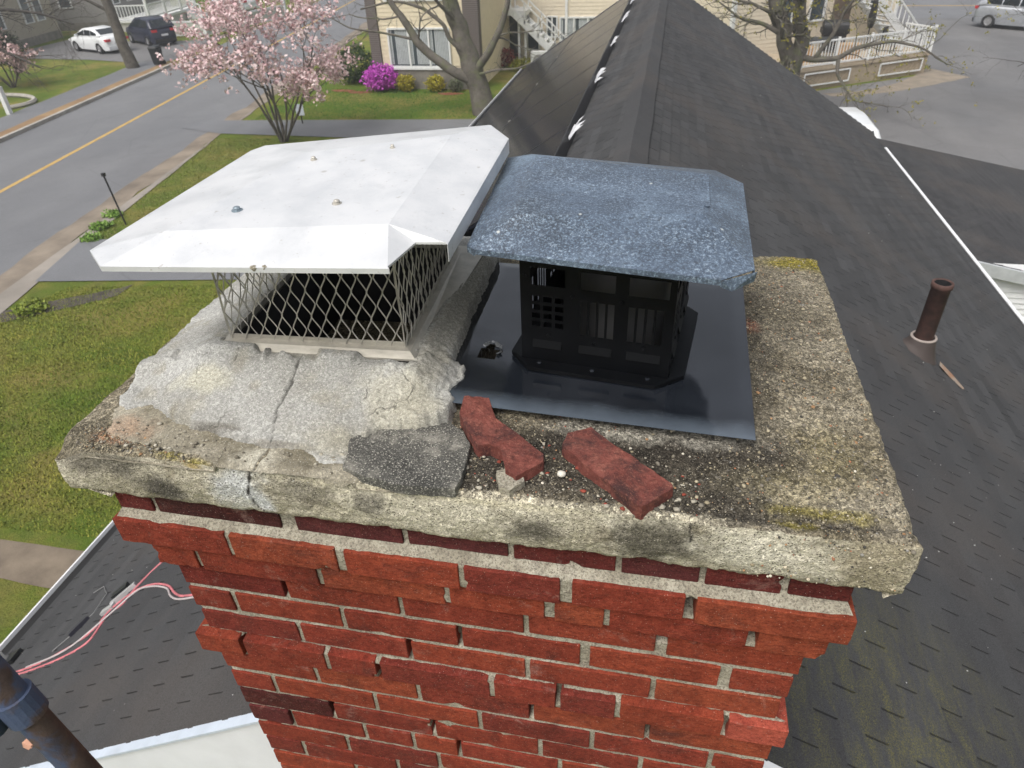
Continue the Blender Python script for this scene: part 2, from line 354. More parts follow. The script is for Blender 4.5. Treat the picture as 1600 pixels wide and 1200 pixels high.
def soft_box(mb, lo, hi, r=.004, n=(8, 3, 4), amp=.0012, chip=.004, seed=0, M3=None):
    """worn block: rounded edges, uneven faces, chipped corners"""
    lo = np.array(lo, float); hi = np.array(hi, float); ax = []
    for a in range(3):
        mid = np.linspace(lo[a] + r, hi[a] - r, n[a] + 1); ax.append(np.concatenate([[lo[a], lo[a] + r * .35], mid, [hi[a] - r * .35, hi[a]]]))
    N = [len(a) for a in ax]; ids = {}; V = []; F = []
    def vid(i, j, k):
        key = (i, j, k)
        if key not in ids: ids[key] = len(V); V.append((ax[0][i], ax[1][j], ax[2][k]))
        return ids[key]
    for d in range(3):
        u, w = [(1, 2), (2, 0), (0, 1)][d]
        for s in (0, N[d] - 1):
            for i in range(N[u] - 1):
                for j in range(N[w] - 1):
                    q = []
                    for (p, t) in ((i, j), (i+1, j), (i+1, j+1), (i, j+1)):
                        e = [0, 0, 0]; e[d] = s; e[u] = p; e[w] = t; q.append(vid(*e))
                    F.append(tuple(q) if s else tuple(q[::-1]))
    V = np.array(V); c = np.clip(V, lo + r, hi - r); dv = V - c; L = np.linalg.norm(dv, axis=1); k = L > 1e-9
    V[k] = c[k] + dv[k] / L[k][:, None] * r
    edge = (np.abs(V - (lo + hi) / 2) > (hi - lo) / 2 - r * 1.6).sum(1) >= 2
    nn = np.stack([fbm(V, 90, 3, seed + i) for i in (0, 7, 13)], -1); V = V + nn * amp
    ch = sstep(.35, .6, fbm(V, 40, 3, seed + 31)) * chip * edge
    V = V - np.sign(V - (lo + hi) / 2) * ch[:, None]
    if M3 is not None: V = V @ np.array(M3)[:3, :3].T + np.array(M3)[:3, 3]
    mb.add(V, F); return mb

BC = [lin(148, 67, 48), lin(154, 71, 49), lin(143, 63, 46), lin(148, 65, 49), lin(137, 60, 46), lin(159, 78, 53), lin(130, 57, 46)]
DARK = lin(74, 36, 34); PURP = lin(96, 48, 48)
# course: z_top, z_bottom, front y, x left, x right, joints
CO = {1: (-.112, -.171, .018, .075, 1.485, [.16, .454, .694, .898, 1.095, 1.241, 1.379]),
      2: (-.184, -.250, -.008, .066, 1.498, [.324, .563, .806, 1.004, 1.226]),
      3: (0, 0, .007, .118, 1.474, [.22, .496, .767, .971, 1.081, 1.346]),
      4: (0, 0, .021, .146, 1.447, [.394, .656, .921, 1.189]),
      5: (0, 0, .017, .150, 1.441, [.257, .516, .778, 1.042, 1.318]),
      6: (0, 0, .014, .160, 1.431, [.400, .659, .922, 1.184]),
      7: (0, 0, -.003, .130, 1.458, [.247, .458, .582, .844, .990, 1.117, 1.337]),
      8: (0, 0, .006, .168, 1.440, [.411, .665, .929, 1.185]),
      9: (0, 0, .003, .176, 1.436, [.287, .550, .807, 1.067, 1.326]),
      10: (0, 0, .003, .178, 1.432, [.426, .687, .948, 1.180]),
      11: (0, 0, .002, .184, 1.430, [.299, .500, .628, .746, .995, 1.25]),
      12: (0, 0, .000, .190, 1.428, [.439, .687, .94, 1.19]),
      13: (0, 0, .000, .195, 1.426, [.301, .568, .82, 1.07, 1.32]),
      14: (0, 0, .000, .198, 1.424, [.44, .70, .95, 1.2]),
      15: (0, 0, .000, .200, 1.422, [.32, .57, .82, 1.07, 1.31]),
      16: (0, 0, .000, .200, 1.422, [.44, .70, .95, 1.2])}
for k in list(CO):
    if k > 2: zb = -.25 - .074 * (k - 2); CO[k] = (zb + .0637, zb) + CO[k][2:]
WIDE = {(2, 1.004): .022, (2, .563): .018, (2, 1.226): .02, (3, .971): .02, (3, 1.346): .018, (4, 1.189): .022, (5, 1.042): .02, (5, 1.318): .022, (1, .454): .034}
rb = random.Random(4)
def add_brick(lo, hi, seed, n=(8, 3, 4), col=None):
    c = (np.array(lo) + np.array(hi)) / 2; mb = MB(); soft_box(mb, lo, hi, .0024, n, .0012, .0055, seed)
    return part('brick', mb, M['brick'], chim, at=c, color=col or rb.choice(BC))
seed = 0
YB = {}
for k, (zt, zb, yf, xl, xr_, js) in CO.items():
    xs = [xl] + js + [xr_]; yb = 1.03 - yf; YB[k] = yb
    for i in range(len(xs) - 1):
        a = xs[i] + (0 if i == 0 else WIDE.get((k, xs[i]), .011) / 2); b = xs[i+1] - (0 if i == len(xs) - 2 else WIDE.get((k, xs[i+1]), .011) / 2)
        seed += 1; col = None
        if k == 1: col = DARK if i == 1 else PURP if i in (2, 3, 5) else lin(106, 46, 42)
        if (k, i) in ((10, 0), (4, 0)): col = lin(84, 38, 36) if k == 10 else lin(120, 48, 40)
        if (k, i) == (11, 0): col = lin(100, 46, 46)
        if (k, i) == (7, 7): col = lin(186, 92, 74)
        dy = rb.uniform(-.0012, .0012)
        tilt = rb.uniform(-.0015, .0015)
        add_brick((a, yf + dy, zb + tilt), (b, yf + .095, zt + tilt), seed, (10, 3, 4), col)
    # side walls and back (turned away from the picture)
    ys = np.arange(yf + .105, yb - .1, .213) + (0 if k % 2 else .06)
    for sx in (0, 1):
        e = [yf + .105] + [y for y in ys if yf + .16 < y < yb - .16] + [yb - .105]
        if k <= 16:
            for i in range(len(e) - 1):
                seed += 1; x0 = xl if sx == 0 else xr_ - .095
                if len(e) > 5 and i == 4: continue
                add_brick((x0, e[i] + .004, zb), (x0 + .095, (e[i+1] if not (len(e) > 5 and i == 3) else e[-1]) - .004, zt), seed, (2, 4, 2))
    if k <= 8:
        xs = np.linspace(xl, xr_, 6)
        for i in range(5):
            seed += 1; add_brick((xs[i] + .005, yb - .095, zb), (xs[i+1] - .005, yb, zt), seed, (4, 2, 2))
# brickwork of the flue stack below the picture's lower edge, down to the ground
mb = MB()
for k in range(17, 80):
    zb = -.25 - .074 * (k - 2); off = .125 if k % 2 else 0
    xs = [.2] + [x for x in np.arange(.2 + .125 + off, 1.32, .25)] + [1.422]
    for i in range(len(xs) - 1): mb.box((xs[i] + .005, .001, zb), (xs[i+1] - .005, .095, zb + .0625))
    for x0 in (.2, 1.327):
        for y0 in (.105, .32): mb.box((x0 + .001, y0, zb), (x0 + .094, y0 + .205, zb + .0625))
part('lower_brickwork', mb, M['brick'], chim, kind='stuff', color=BC[0])

# mortar: joints recessed behind the brick faces, ragged, with open holes
zs = np.arange(-.10, -1.30, -.005); us = np.linspace(0, 1, 290)
kz, ky, kl, kr = [], [], [], []
for k, (zt, zb, yf, xl, xr_, js) in CO.items():
    if k > 2 and yf < CO[k-1][2] - .004: kz.append(zt + .0005); ky.append(CO[k-1][2]); kl.append(xl); kr.append(xr_)
    for z in (zt - .003, zb + .003): kz.append(z); ky.append(yf); kl.append(xl); kr.append(xr_)
kz = np.array(kz); o_ = np.argsort(kz)
yz = np.interp(zs, kz[o_], np.array(ky)[o_]); xlz = np.interp(zs, kz[o_], np.array(kl)[o_]) + .004; xrz = np.interp(zs, kz[o_], np.array(kr)[o_]) - .004
X = xlz[:, None] + us[None] * (xrz - xlz)[:, None]; Z = np.repeat(zs[:, None], len(us), 1); Y = np.repeat(yz[:, None], len(us), 1)
pp = np.stack([X, Y * 0, Z], -1)
Y = Y + .0048 + .0014 * fbm(pp, 22, 4, 3) + .0012 * fbm(pp, 110, 2, 9) + .012 * sstep(.3, .7, fbm(pp, 9, 3, 21))
for hx, hz, hr, dp in [(1.226, -.225, .014, .08), (1.346, -.283, .012, .08), (1.189, -.335, .018, .04), (.659, -.515, .011, .08), (.247, -.59, .012, .08), (.582, -.60, .011, .08), (.394, -.365, .01, .04), (1.185, -.67, .012, .05), (.929, -.665, .01, .04), (.746, -.87, .01, .04), (.687, -.80, .009, .04), (.99, -.575, .01, .03), (.426, -.8, .01, .03), (1.337, -.585, .009, .02), (.778, -.445, .008, .03)]:
    Y = Y + dp * (1 - sstep(.5, 1.0, np.maximum(np.abs(X - hx) / hr, np.abs(Z - hz) / .036) + .25 * fbm(pp, 60, 2, 5)))
X = X + .001 * fbm(pp, 40, 2, 8); Z = Z + .001 * fbm(pp, 40, 2, 12)
mb = MB(); mb.grid(X, Y, Z, flip=False)
for k, (zt, zb, yf, xl, xr_, js) in CO.items():
    y0, y1, z0, z1 = (yf + .088), YB[k] - .009, zb - .012, zt + (.004 if k > 1 else .01)
    mb.box((xl + .009, y0, z0), (.225, y1, z1)); mb.box((.665, y0, z0), (xr_ - .009, y1, z1)); mb.box((.225, y0, z0), (.665, .25, z1)); mb.box((.225, .8, z0), (.665, y1, z1))
mb.box((.209, .008, -5.97), (1.413, .6, -1.29))
part('mortar', mb, M['mortar'], chim)

# ------------------------------------------------------------------ concrete crown
W_, D_, TH = 1.55, 1.04, .128
def crownH(x, y):
    e = np.minimum(np.minimum(x, W_ - x), np.minimum(y, D_ - y)); p = P3(x, y)
    h = .016 * sstep(0, .3, e) - .006 * (1 - sstep(0, .012, e)) ** 2
    h = h + .0045 * fbm(p, 9, 4, 2) + .003 * fbm(p, 45, 3, 6)
    ag = sstep(.75, 1.15, x)
    h = h + ag * .0022 * vnoise(p, 120, 3) - ag * .006 * sstep(.45, .8, vnoise(p, 30, 14))
    h = h - .012 * np.exp(-((y - .035 + .02 * vnoise(p, 7, 4)) / .012) ** 2) * sstep(1.22, 1.34, x)
    h = h - .005 * np.exp(-((y - .03) / .02) ** 2) * sstep(.03, .07, x) * (1 - sstep(.3, .42, x)) * (.5 + fbm(p, 30, 2, 8))
    h = h - .03 * (1 - sstep(0, .09, np.hypot(x - .0, (y + .01) * 1.2)))
    h = h - 1.3 * ((x > .235) & (x < .655) & (y > .255) & (y < .79))                      # flue passes through
    h = h - .35 * (1 - sstep(.05, .062, np.hypot(x - .785, y - .395)))                  # pit added under the plate's hole so it reads dark
    return h
CRA = [(.43, .24), (.436, .18), (.428, .12), (.438, .06), (.432, .0), (.424, -.02)]
def crack_d(x, y, pl):
    d = np.full(np.shape(x), 9.)
    for (ax_, ay_), (bx_, by_) in zip(pl[:-1], pl[1:]):
        ex, ey = bx_ - ax_, by_ - ay_; t = np.clip(((x - ax_) * ex + (y - ay_) * ey) / (ex * ex + ey * ey), 0, 1)
        d = np.minimum(d, np.hypot(x - ax_ - ex * t, y - ay_ - ey * t))
    return d
C_TAN, C_LT, C_DK, C_LICH = np.array(lin(126, 118, 99)), np.array(lin(160, 152, 133)), np.array(lin(60, 56, 50)), np.array(lin(132, 122, 44))
def blotch(c, x, y, cx, cy, rx, ry, col, p, amt=1.0, ns=14, seed=0, soft=.45):
    m = sstep(-soft, soft * 1.3, 1 - np.hypot((x - cx) / rx, (y - cy) / ry) + .8 * fbm(p, ns, 5, seed, .65)) * amt
    return c + (np.array(col) - c) * m[..., None]
def top_col(x, y):
    p = P3(x, y); f = fbm(p, 8, 5, 40)[..., None]
    c = C_TAN + (C_LT - C_TAN) * np.clip(.4 + f * 1.4, 0, 1)
    f2 = sstep(.05, .5, fbm(p, 18, 4, 51))[..., None]; c = c + (np.array(lin(104, 96, 78)) - c) * f2 * .7
    c = c + (np.array((.012, .011, .01)) - c) * (1 - sstep(.05, .075, np.hypot(x - .785, y - .395)))[..., None]  # shade in the pit below the plate's hole, painted near black
    for a in [(.98, .09, .26, .13, C_DK, .92, 12, 3), (1.2, .12, .14, .16, C_DK, .7, 12, 4), (1.42, .75, .12, .3, lin(86, 82, 72), .55, 10, 5), (.82, .06, .12, .1, C_DK, .7, 12, 6), (1.3, .03, .25, .03, C_DK, .75, 16, 7), (.06, .03, .1, .05, lin(96, 90, 74), .8, 16, 8), (1.34, .5, .04, .35, lin(70, 66, 58), .6, 14, 9), (1.1, .165, .3, .05, lin(52, 48, 43), .8, 14, 10)]:
        c = blotch(c, x, y, a[0], a[1], a[2], a[3], a[4], p, a[5], a[6], a[7])
    lip = (1 - sstep(.006, .016, y - .010 * fbm(p, 16, 4, 55) - .006 * fbm(p, 60, 2, 56))) * sstep(.5, .6, x) * (1 - sstep(1.2, 1.3, x))
    c = c + (np.array(lin(186, 179, 158)) - c) * lip[..., None] * .9
    for a in [(1.50, 1.0, .10, .05, .95, 11), (1.42, .05, .08, .010, .6, 12), (1.36, .10, .08, .05, .15, 13), (1.45, .2, .06, .08, .18, 14), (.25, .012, .03, .012, .7, 15), (.31, .0, .025, .01, .9, 16), (1.37, .02, .03, .012, .8, 17)]:
        c = blotch(c, x, y, a[0], a[1], a[2], a[3], C_LICH, p, a[4], 26, a[5], .6)
    for a in [(.12, .045, .05, .02, lin(165, 120, 92), .5, 18), (1.27, .42, .03, .05, lin(150, 84, 66), .55, 19), (1.33, .62, .03, .03, lin(150, 90, 70), .5, 20), (1.05, .2, .1, .03, lin(190, 186, 172), .5, 21), (1.22, .2, .09, .03, lin(176, 172, 160), .5, 22)]:
        c = blotch(c, x, y, a[0], a[1], a[2], a[3], a[4], p, a[5], 30, a[6])
    return c
def face_col(s, z, side):
    p = P3(s, side * 5.0, z); f = fbm(p, 10, 5, 60)[..., None]
    c = np.array(lin(172, 165, 145)) + (np.array(lin(200, 194, 175)) - np.array(lin(172, 165, 145))) * np.clip(.5 + f * 1.5, 0, 1)
    c = c + (np.array(lin(128, 120, 100)) - c) * sstep(.15, .55, fbm(p, 22, 4, 66))[..., None] * .8
    if side == 0:
        for cx, cz, rx, rz, col, a, sd in [(.22, -.082, .055, .035, lin(74, 71, 66), .9, 1), (.057, -.03, .05, .03, lin(96, 92, 84), .7, 2), (.14, -.032, .05, .03, lin(88, 85, 78), .75, 3), (.517, -.045, .05, .04, lin(112, 108, 98), .6, 4), (.651, -.05, .035, .03, lin(100, 96, 88), .7, 5), (.942, -.067, .05, .03, lin(88, 84, 76), .85, 6), (1.15, -.062, .085, .05, lin(84, 80, 70), .9, 7), (1.30, -.06, .07, .04, lin(214, 209, 192), .85, 8), (1.41, -.07, .05, .035, lin(206, 200, 182), .8, 9), (.39, -.05, .05, .06, lin(202, 204, 204), .9, 10), (.43, -.085, .02, .03, lin(214, 216, 217), .9, 11), (.30, -.012, .02, .012, lin(150, 128, 50), .7, 12), (.8, -.012, .3, .008, lin(206, 198, 172), .6, 13), (1.5, -.06, .06, .08, lin(150, 140, 116), .7, 14), (.7, -.12, .9, .014, lin(150, 142, 120), .5, 15)]:
            c = blotch(c, s, z, cx, cz, rx, rz, col, p, a, 26, sd)
        cd = crack_d(s, z, [(.423, 0), (.408, -.059), (.415, -.099), (.439, -.124), (.444, -.14)]); cd = cd + .003 * fbm(p, 60, 2, 4)
        c = c + (np.array((.03, .028, .025)) - c) * (1 - sstep(.001, .0035, cd))[..., None]
        cd = crack_d(s, z, [(1.205, 0), (1.203, -.02), (1.207, -.045)]); c = c + (np.array((.03, .028, .025)) - c) * (1 - sstep(.001, .003, cd))[..., None]
    return c
mb = MB(); mb.smooth = True
gx = np.linspace(0, W_, 389); gy = np.linspace(0, D_, 261); X, Y = np.meshgrid(gx, gy); H = crownH(X, Y)
def jit(x, y, z):
    p = P3(x, y, z); e = np.minimum(np.minimum(x, W_ - x), np.minimum(y, D_ - y)); k = 1 - sstep(0, .03, e)
    return x + k * (.0045 * fbm(p, 9, 4, 71) + .0022 * fbm(p, 90, 3, 72)), y + k * (.0045 * fbm(p, 9, 4, 73) + .0022 * fbm(p, 90, 3, 74))
Xj, Yj = jit(X, Y, 0 * X)
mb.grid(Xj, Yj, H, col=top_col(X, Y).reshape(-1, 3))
nt = 30; ts = np.linspace(0, 1, nt)
def side(xs, ys, nx, ny, sid, flip):
    T, Sx = np.meshgrid(ts, xs, indexing='ij'); _, Sy = np.meshgrid(ts, ys, indexing='ij'); Hh = crownH(Sx, Sy)
    inset = {0: .006, 1: .012, 2: .012, 3: .07}[sid]
    pr = .006 * np.sin(np.pi * T) - inset * T ** 2.2 - .012 * sstep(.85, 1, T)
    Zz = Hh * (1 - T) - TH * T + T * .010 * fbm(P3(Sx, Sy, 0), 11, 3, 80) + T * .004 * fbm(P3(Sx, Sy, 0), 50, 2, 81)
    jx, jy = jit(Sx, Sy, Zz - Hh * (1 - T))
    b = .003 * fbm(P3(jx, jy, Zz), 40, 3, 90) * np.sin(np.pi * np.clip(T, 0, .5) ) + .0015 * fbm(P3(jx, jy, Zz), 120, 2, 91) * (T > 0)
    s_ = Sx if ny else Sy
    mb.grid(jx + nx * (pr + b), jy + ny * (pr + b), Zz, flip=flip, col=face_col(s_, Zz, sid).reshape(-1, 3))
side(gx, gx * 0, 0, -1, 0, True); side(gx * 0 + W_, 0, 1, 0, 1, False) if False else None
side(np.full(len(gy), W_), gy, 1, 0, 1, True); side(gx, np.full(len(gx), D_), 0, 1, 2, False); side(np.zeros(len(gy)), gy, -1, 0, 3, False)
mb.add([(.02, .03, -TH + .006), (W_ - .03, .03, -TH + .006), (W_ - .03, D_ - .03, -TH + .006), (.02, D_ - .03, -TH + .006)], [(0, 3, 2, 1)], C_TAN)
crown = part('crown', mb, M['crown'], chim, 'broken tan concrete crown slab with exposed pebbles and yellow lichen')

# older brownish mortar skim on the front left of the crown
PA = [(.055, .12), (.085, .055), (.15, .03), (.2, .034), (.25, .016), (.3, .022), (.36, -.01), (.5, -.01), (.56, -.01), (.63, .0), (.64, .16), (.5, .22), (.1, .2)]
gx = np.arange(.03, .70, .0036); gy = np.arange(-.004, .26, .0036); X, Y = np.meshgrid(gx, gy); p = P3(X, Y)
ins = poly_sd(X, Y, PA) + .016 * fbm(p, 22, 5, 101, .62) + .005 * fbm(p, 110, 3, 103)
Hc = crownH(np.clip(X, 0, W_), np.clip(Y, 0, D_))
Za = Hc - .010 + sstep(-.003, .003, ins) * (.0135 + .0035 * fbm(p, 13, 3, 104) + .0025 * fbm(p, 60, 3, 105))
Za = Za - .004 * (1 - sstep(.0008, .003, crack_d(X, Y, CRA) + .004 * fbm(p, 45, 2, 7)))
c = np.array(lin(122, 116, 100)) + (np.array(lin(158, 152, 136)) - np.array(lin(122, 116, 100))) * np.clip(.5 + 1.4 * fbm(p, 14, 4, 106), 0, 1)[..., None]
c = blotch(c, X, Y, .52, .07, .13, .05, lin(112, 106, 90), p, .8, 20, 3); c = blotch(c, X, Y, .42, .03, .05, .03, lin(196, 192, 176), p, .7, 20, 4); c = blotch(c, X, Y, .12, .07, .06, .03, lin(168, 128, 100), p, .4, 30, 5)
c = c + (np.array((.03, .03, .026)) - c) * (1 - sstep(.001, .0032, crack_d(X, Y, CRA) + .003 * fbm(p, 45, 2, 7)))[..., None] * .9
mb = MB(); mb.grid(X, Y, Za, col=c.reshape(-1, 3))
part('mortar_skim', mb, M['wash'], crown, 'older brown mortar smear along the front of the crown')

# grey mortar wash packed round the left flue
FX0, FX1, FY0, FY1 = .225, .678, .232, .80
PB = [(.045, .14), (.085, .118), (.13, .135), (.185, .105), (.25, .083), (.33, .072), (.42, .052), (.50, .058), (.555, .022), (.595, .03), (.605, .09), (.635, .125), (.70, .132), (.752, .165), (.757, .215), (.742, .235), (.757, .275), (.75, .315), (.722, .33), (.716, .45), (.71, .6), (.705, .86), (.66, 1.01), (.1, 1.01), (.03, .9), (.022, .5), (.03, .25)]
gx = np.arange(.012, .775, .0032); gy = np.arange(.0, 1.03, .0036); X, Y = np.meshgrid(gx, gy); p = P3(X, Y)
ins = poly_sd(X, Y, PB) + .010 * fbm(p, 26, 5, 111, .6) + .004 * fbm(p, 110, 3, 113)
dxl = np.clip(FX0 - X, 0, 9); dxr = np.clip(X - FX1, 0, 9); dyf = np.clip(FY0 - Y, 0, 9); dyb = np.clip(Y - FY1, 0, 9)
slope = .092 - dxl * .36 - dxr * .74 - dyf * .42 * (1 + .3 * sstep(.48, .6, X)) - dyb * .3
inner = np.minimum(np.minimum(X - FX0, FX1 - X), np.minimum(Y - FY0, FY1 - Y)); slope = slope - .05 * sstep(.022, .032, inner) - 1.3 * (inner > .03)
rough = sstep(.54, .64, X + .03 * vnoise(p, 12, 5)) * (1 - sstep(.3, .36, Y)) + .45 * (1 - sstep(.008, .03, ins))
slope = slope + .0010 * fbm(p, 30, 3, 114) + .001 * fbm(p, 6, 2, 120) + rough * (.009 * fbm(p, 38, 4, 115) + .005 * np.abs(vnoise(p, 90, 6)))
slope = slope + .012 * (1 - sstep(.012, .035, np.abs(Y - .25))) * (sstep(.1, .35, fbm(p, 16, 3, 131) + .5 * (X < .36) + .7 * np.exp(-((X - .50) / .035) ** 2)) * 1.35 - .3) * (X < .66)
slope = np.where((X > .64) & (Y > .14) & (Y < .34), np.maximum(slope, .049 + .010 * fbm(p, 38, 4, 151)), slope)
lp = np.clip((Y - .1) - (X - .115) * 1.45 + .05 * fbm(p, 18, 3, 117), -1, 1)      # left patch steps down along a ragged joint
slope = slope - .004 * sstep(-.004, .012, lp) * (1 - sstep(.235, .25, X)) * (Y < .45)
cr = np.minimum(crack_d(X, Y, CRA[:4]), crack_d(X, Y, [(.30, .235), (.285, .16), (.28, .12)]) + .0012) + .004 * fbm(p, 45, 2, 7)
cr = np.minimum(cr, crack_d(X, Y, [(.56, .24), (.553, .19)]) + .0012)
Hc = crownH(np.clip(X, 0, W_), np.clip(Y, 0, D_))
slope = np.where(inner > .03, -1.3, np.maximum(slope, Hc + .011))
Zb = Hc - .010 + (slope - Hc + .010) * sstep(-.0025, .0035, ins) - .004 * (1 - sstep(-.002, .002, ins - .024 + .022 * fbm(p, 30, 4, 141, .6))) * (Y < .3)
Zb = Zb - .004 * (1 - sstep(.0008, .003, cr)) - .004 * sstep(.2, .7, fbm(p, 26, 3, 118)) * rough
g1, g2 = np.array(lin(150, 149, 143)), np.array(lin(176, 176, 172))
c = g1 + (g2 - g1) * np.clip(.5 + 1.6 * fbm(p, 7, 5, 121), 0, 1)[..., None]
c = c + (np.array(lin(150, 146, 132)) - c) * sstep(.1, .5, fbm(p, 20, 4, 122))[..., None] * .6
for a in [(.31, .078, .07, .006, lin(100, 95, 86), .7, 5), (.45, .058, .08, .006, lin(120, 114, 102), .6, 16), (.56, .08, .08, .04, lin(156, 152, 136), .7, 7), (.25, .17, .06, .03, lin(196, 192, 168), .5, 8), (.69, .5, .035, .4, lin(156, 153, 142), .85, 9), (.66, .17, .08, .07, lin(176, 172, 154), .6, 10), (.21, .105, .015, .02, lin(120, 114, 96), .6, 11)]:
    c = blotch(c, X, Y, a[0], a[1], a[2], a[3], a[4], p, a[5], 22, a[6])
c = c + (np.array((.05, .048, .042)) - c) * (1 - sstep(.0006, .0026, cr))[..., None] * .8
J_ = P3(X, Y, Zb * 3); mb = MB(); mb.smooth = True; mb.grid(X + .0022 * fbm(J_, 140, 2, 161), Y + .0022 * fbm(J_, 140, 2, 162), Zb, col=c.reshape(-1, 3))
part('mortar_wash', mb, M['wash'], crown, 'pale grey cracked mortar packed round the left flue')

# exposed pebbles in the crown surface
mb = MB(); pal = [lin(*q) for q in ((176, 166, 140), (150, 140, 116), (122, 116, 104), (92, 88, 80), (206, 200, 184), (168, 132, 96), (160, 108, 80), (64, 62, 58), (190, 180, 158), (140, 138, 132))]
V0, F0 = ICO[0]
pr_ = np.random.default_rng(3); cnt = 0
while cnt < 9000:
    x, y = pr_.uniform(.62, 1.545), pr_.uniform(.002, 1.035)
    if cnt % 9 == 0: x = pr_.uniform(.03, .3); y = pr_.uniform(.002, .07)
    if .70 < x < 1.29 and .24 < y < .78: continue
    if x < .72 and y > .1: continue
    r = min(.0062, .0008 + pr_.exponential(.0007)); z = float(crownH(np.array(x), np.array(y)))
    if vnoise(np.array([[x, y, 0]]), 6, 30)[0] < -.55 and r < .003: continue
    q = V0 * (1 + .3 * pr_.uniform(-1, 1, (12, 1))) * np.array((r, r * pr_.uniform(.6, 1), r * pr_.uniform(.45, .8)))
    t = pr_.uniform(0, 6.3); q = q @ np.array([[math.cos(t), -math.sin(t), 0], [math.sin(t), math.cos(t), 0], [0, 0, 1]])
    mb.add(q + (x, y, z + r * .15), F0, np.array(pal[pr_.choice(10, p=[.18, .24, .17, .17, .015, .05, .02, .115, .015, .025])]) * pr_.uniform(.8, 1.15)); cnt += 1
for i in range(160):
    x, z = pr_.uniform(1.3, 1.54), pr_.uniform(-.11, -.01); r = .001 + pr_.exponential(.0007)
    mb.add(V0 * r + (x, -.003 + pr_.uniform(-.001, .002), z), F0, np.array(pal[pr_.integers(0, 10)]))
for i in range(420):                                            # crumbs of mortar and brick round the broken pieces
    x, y = pr_.uniform(.55, 1.22), abs(pr_.normal(.06, .06)) + .004
    if i % 3 == 0: x, y = pr_.uniform(.05, .6), pr_.uniform(.012, .09)
    r = .0012 + pr_.exponential(.0014); z = float(crownH(np.array(x), np.array(y))) + (.004 if x < .6 else 0)
    q = V0 * (1 + .5 * pr_.uniform(-1, 1, (12, 1))) * min(r, .006) * np.array((1, .8, .6))
    mb.add(q + (x, y, z + r * .3), F0, np.array(lin(*((150, 70, 54) if i % 4 == 0 and x > .7 else (178, 172, 156) if i % 2 else (120, 114, 100)))) * pr_.uniform(.7, 1.1))
def m_peb():
    n = NT('pebble_stone'); a = n.attr('Col'); return n.fin(n.mix(n.ramp(n.noise(500, 3), [(.35, .4), (.6, 0)]), a, n.mix(1, a, (.5, .48, .45), 'MULTIPLY')), .85)
part('pebbles', mb, m_peb(), crown, kind='stuff', smooth=True)

# clay flue inside the wash
def ring4(mb, inner, outer, zi, zo):
    V = [(x, y, zi) for x, y in inner] + [(x, y, zo) for x, y in outer]
    mb.add(V, [(i, (i+1) % 4, 4 + (i+1) % 4, 4 + i)[::-1] for i in range(4)])
RI = [(.263, .272), (.637, .290), (.614, .772), (.247, .752)]
cx_, cy_ = .44, .52
def off(poly, d):
    return [(x + d * np.sign(x - cx_), y + d * np.sign(y - cy_)) for x, y in poly]
mb = MB(); a, b = off(RI, -.008), off(RI, -.03)
V = [(x, y, .099) for x, y in a] + [(x, y, -.9) for x, y in b]
mb.add(V, [(i, (i+1) % 4, 4+(i+1) % 4, 4+i) for i in range(4)] + [(4, 5, 6, 7)])
part('flue_liner', mb, M['soot_and_shade'], chim, 'black sooty square flue opening under the mesh cage')

# ================================================================== white metal chimney cap with mesh cage
wc = thing('mesh_chimney_cap', 'square chimney cap with bright white metal lid over diamond mesh cage', 'chimney cap', (.44, .52, .09))
mb = MB()
outer = [(.236, .243), (.665, .262), (.690, .80), (.235, .78)]
V = [(x, y, .101) for x, y in RI] + [(x, y, .0985) for x, y in off(RI, .014)] + [(x, y, .088 + (.006 if x > .5 and y > .5 else 0)) for x, y in outer]
F = [(i, (i+1) % 4, 4+(i+1) % 4, 4+i)[::-1] for i in range(4)] + [(4+i, 4+(i+1) % 4, 8+(i+1) % 4, 8+i)[::-1] for i in range(4)]
mb.add(V, F)
for i in range(4):
    a, b = RI[i], RI[(i+1) % 4]; mb.bar((*a, .104), (*b, .104), .0016, .014)
    a, b = outer[i], outer[(i+1) % 4]; mb.bar((*a, .0865), (*b, .0865), .002, .004)
part('flange', mb, M['steel'], wc, 'stained sheet metal flange round the flue')
def lidz(x, y):
    u_, v_ = np.clip((x - .1) / .65, 0, 1), np.clip((y - .15) / .7, 0, 1); return .33 + .016 * u_ + .008 * v_ + .028 * u_ * v_
for i in range(4):
    a, b = np.array(RI[i]), np.array(RI[(i+1) % 4]); L = np.linalg.norm(b - a); n = int(round(L / .0325)); st = L / n; mb = MB()
    zt = float(lidz(*((a + b) / 2))) - .004; m = int(round((zt - .1) / .0285)); dz = (zt - .1) / m; ph = i * .3
    d = (b - a) / L; nrm = np.array((d[1], -d[0]))
    for s in range(n + 1):
        for sg in (-1, 1):
            pts = []
            for j in range(m + 1):
                u = s * st + sg * (st / 2) * (1 if j % 2 else 0) * .96
                u = min(max(u, 0), L); w = .0016 * sg
                q = a + d * u + nrm * (w + .0012 * math.sin(s * 1.7 + j)); pts.append((q[0], q[1], .1 + j * dz))
            # slightly curved strands like expanded metal
            P = np.array(pts); Q = []
            for j in range(len(P) - 1):
                for t in (0, .22, .5, .78): e = t * t * (3 - 2 * t) * .45 + t * .55; Q.append(np.array([*(P[j][:2] + (P[j+1][:2] - P[j][:2]) * e), P[j][2] + (P[j+1][2] - P[j][2]) * t]))
            Q.append(P[-1]); mb.tube(Q, .0015, 4, cap=False)
    part('mesh_screen', mb, M['galv'], wc)
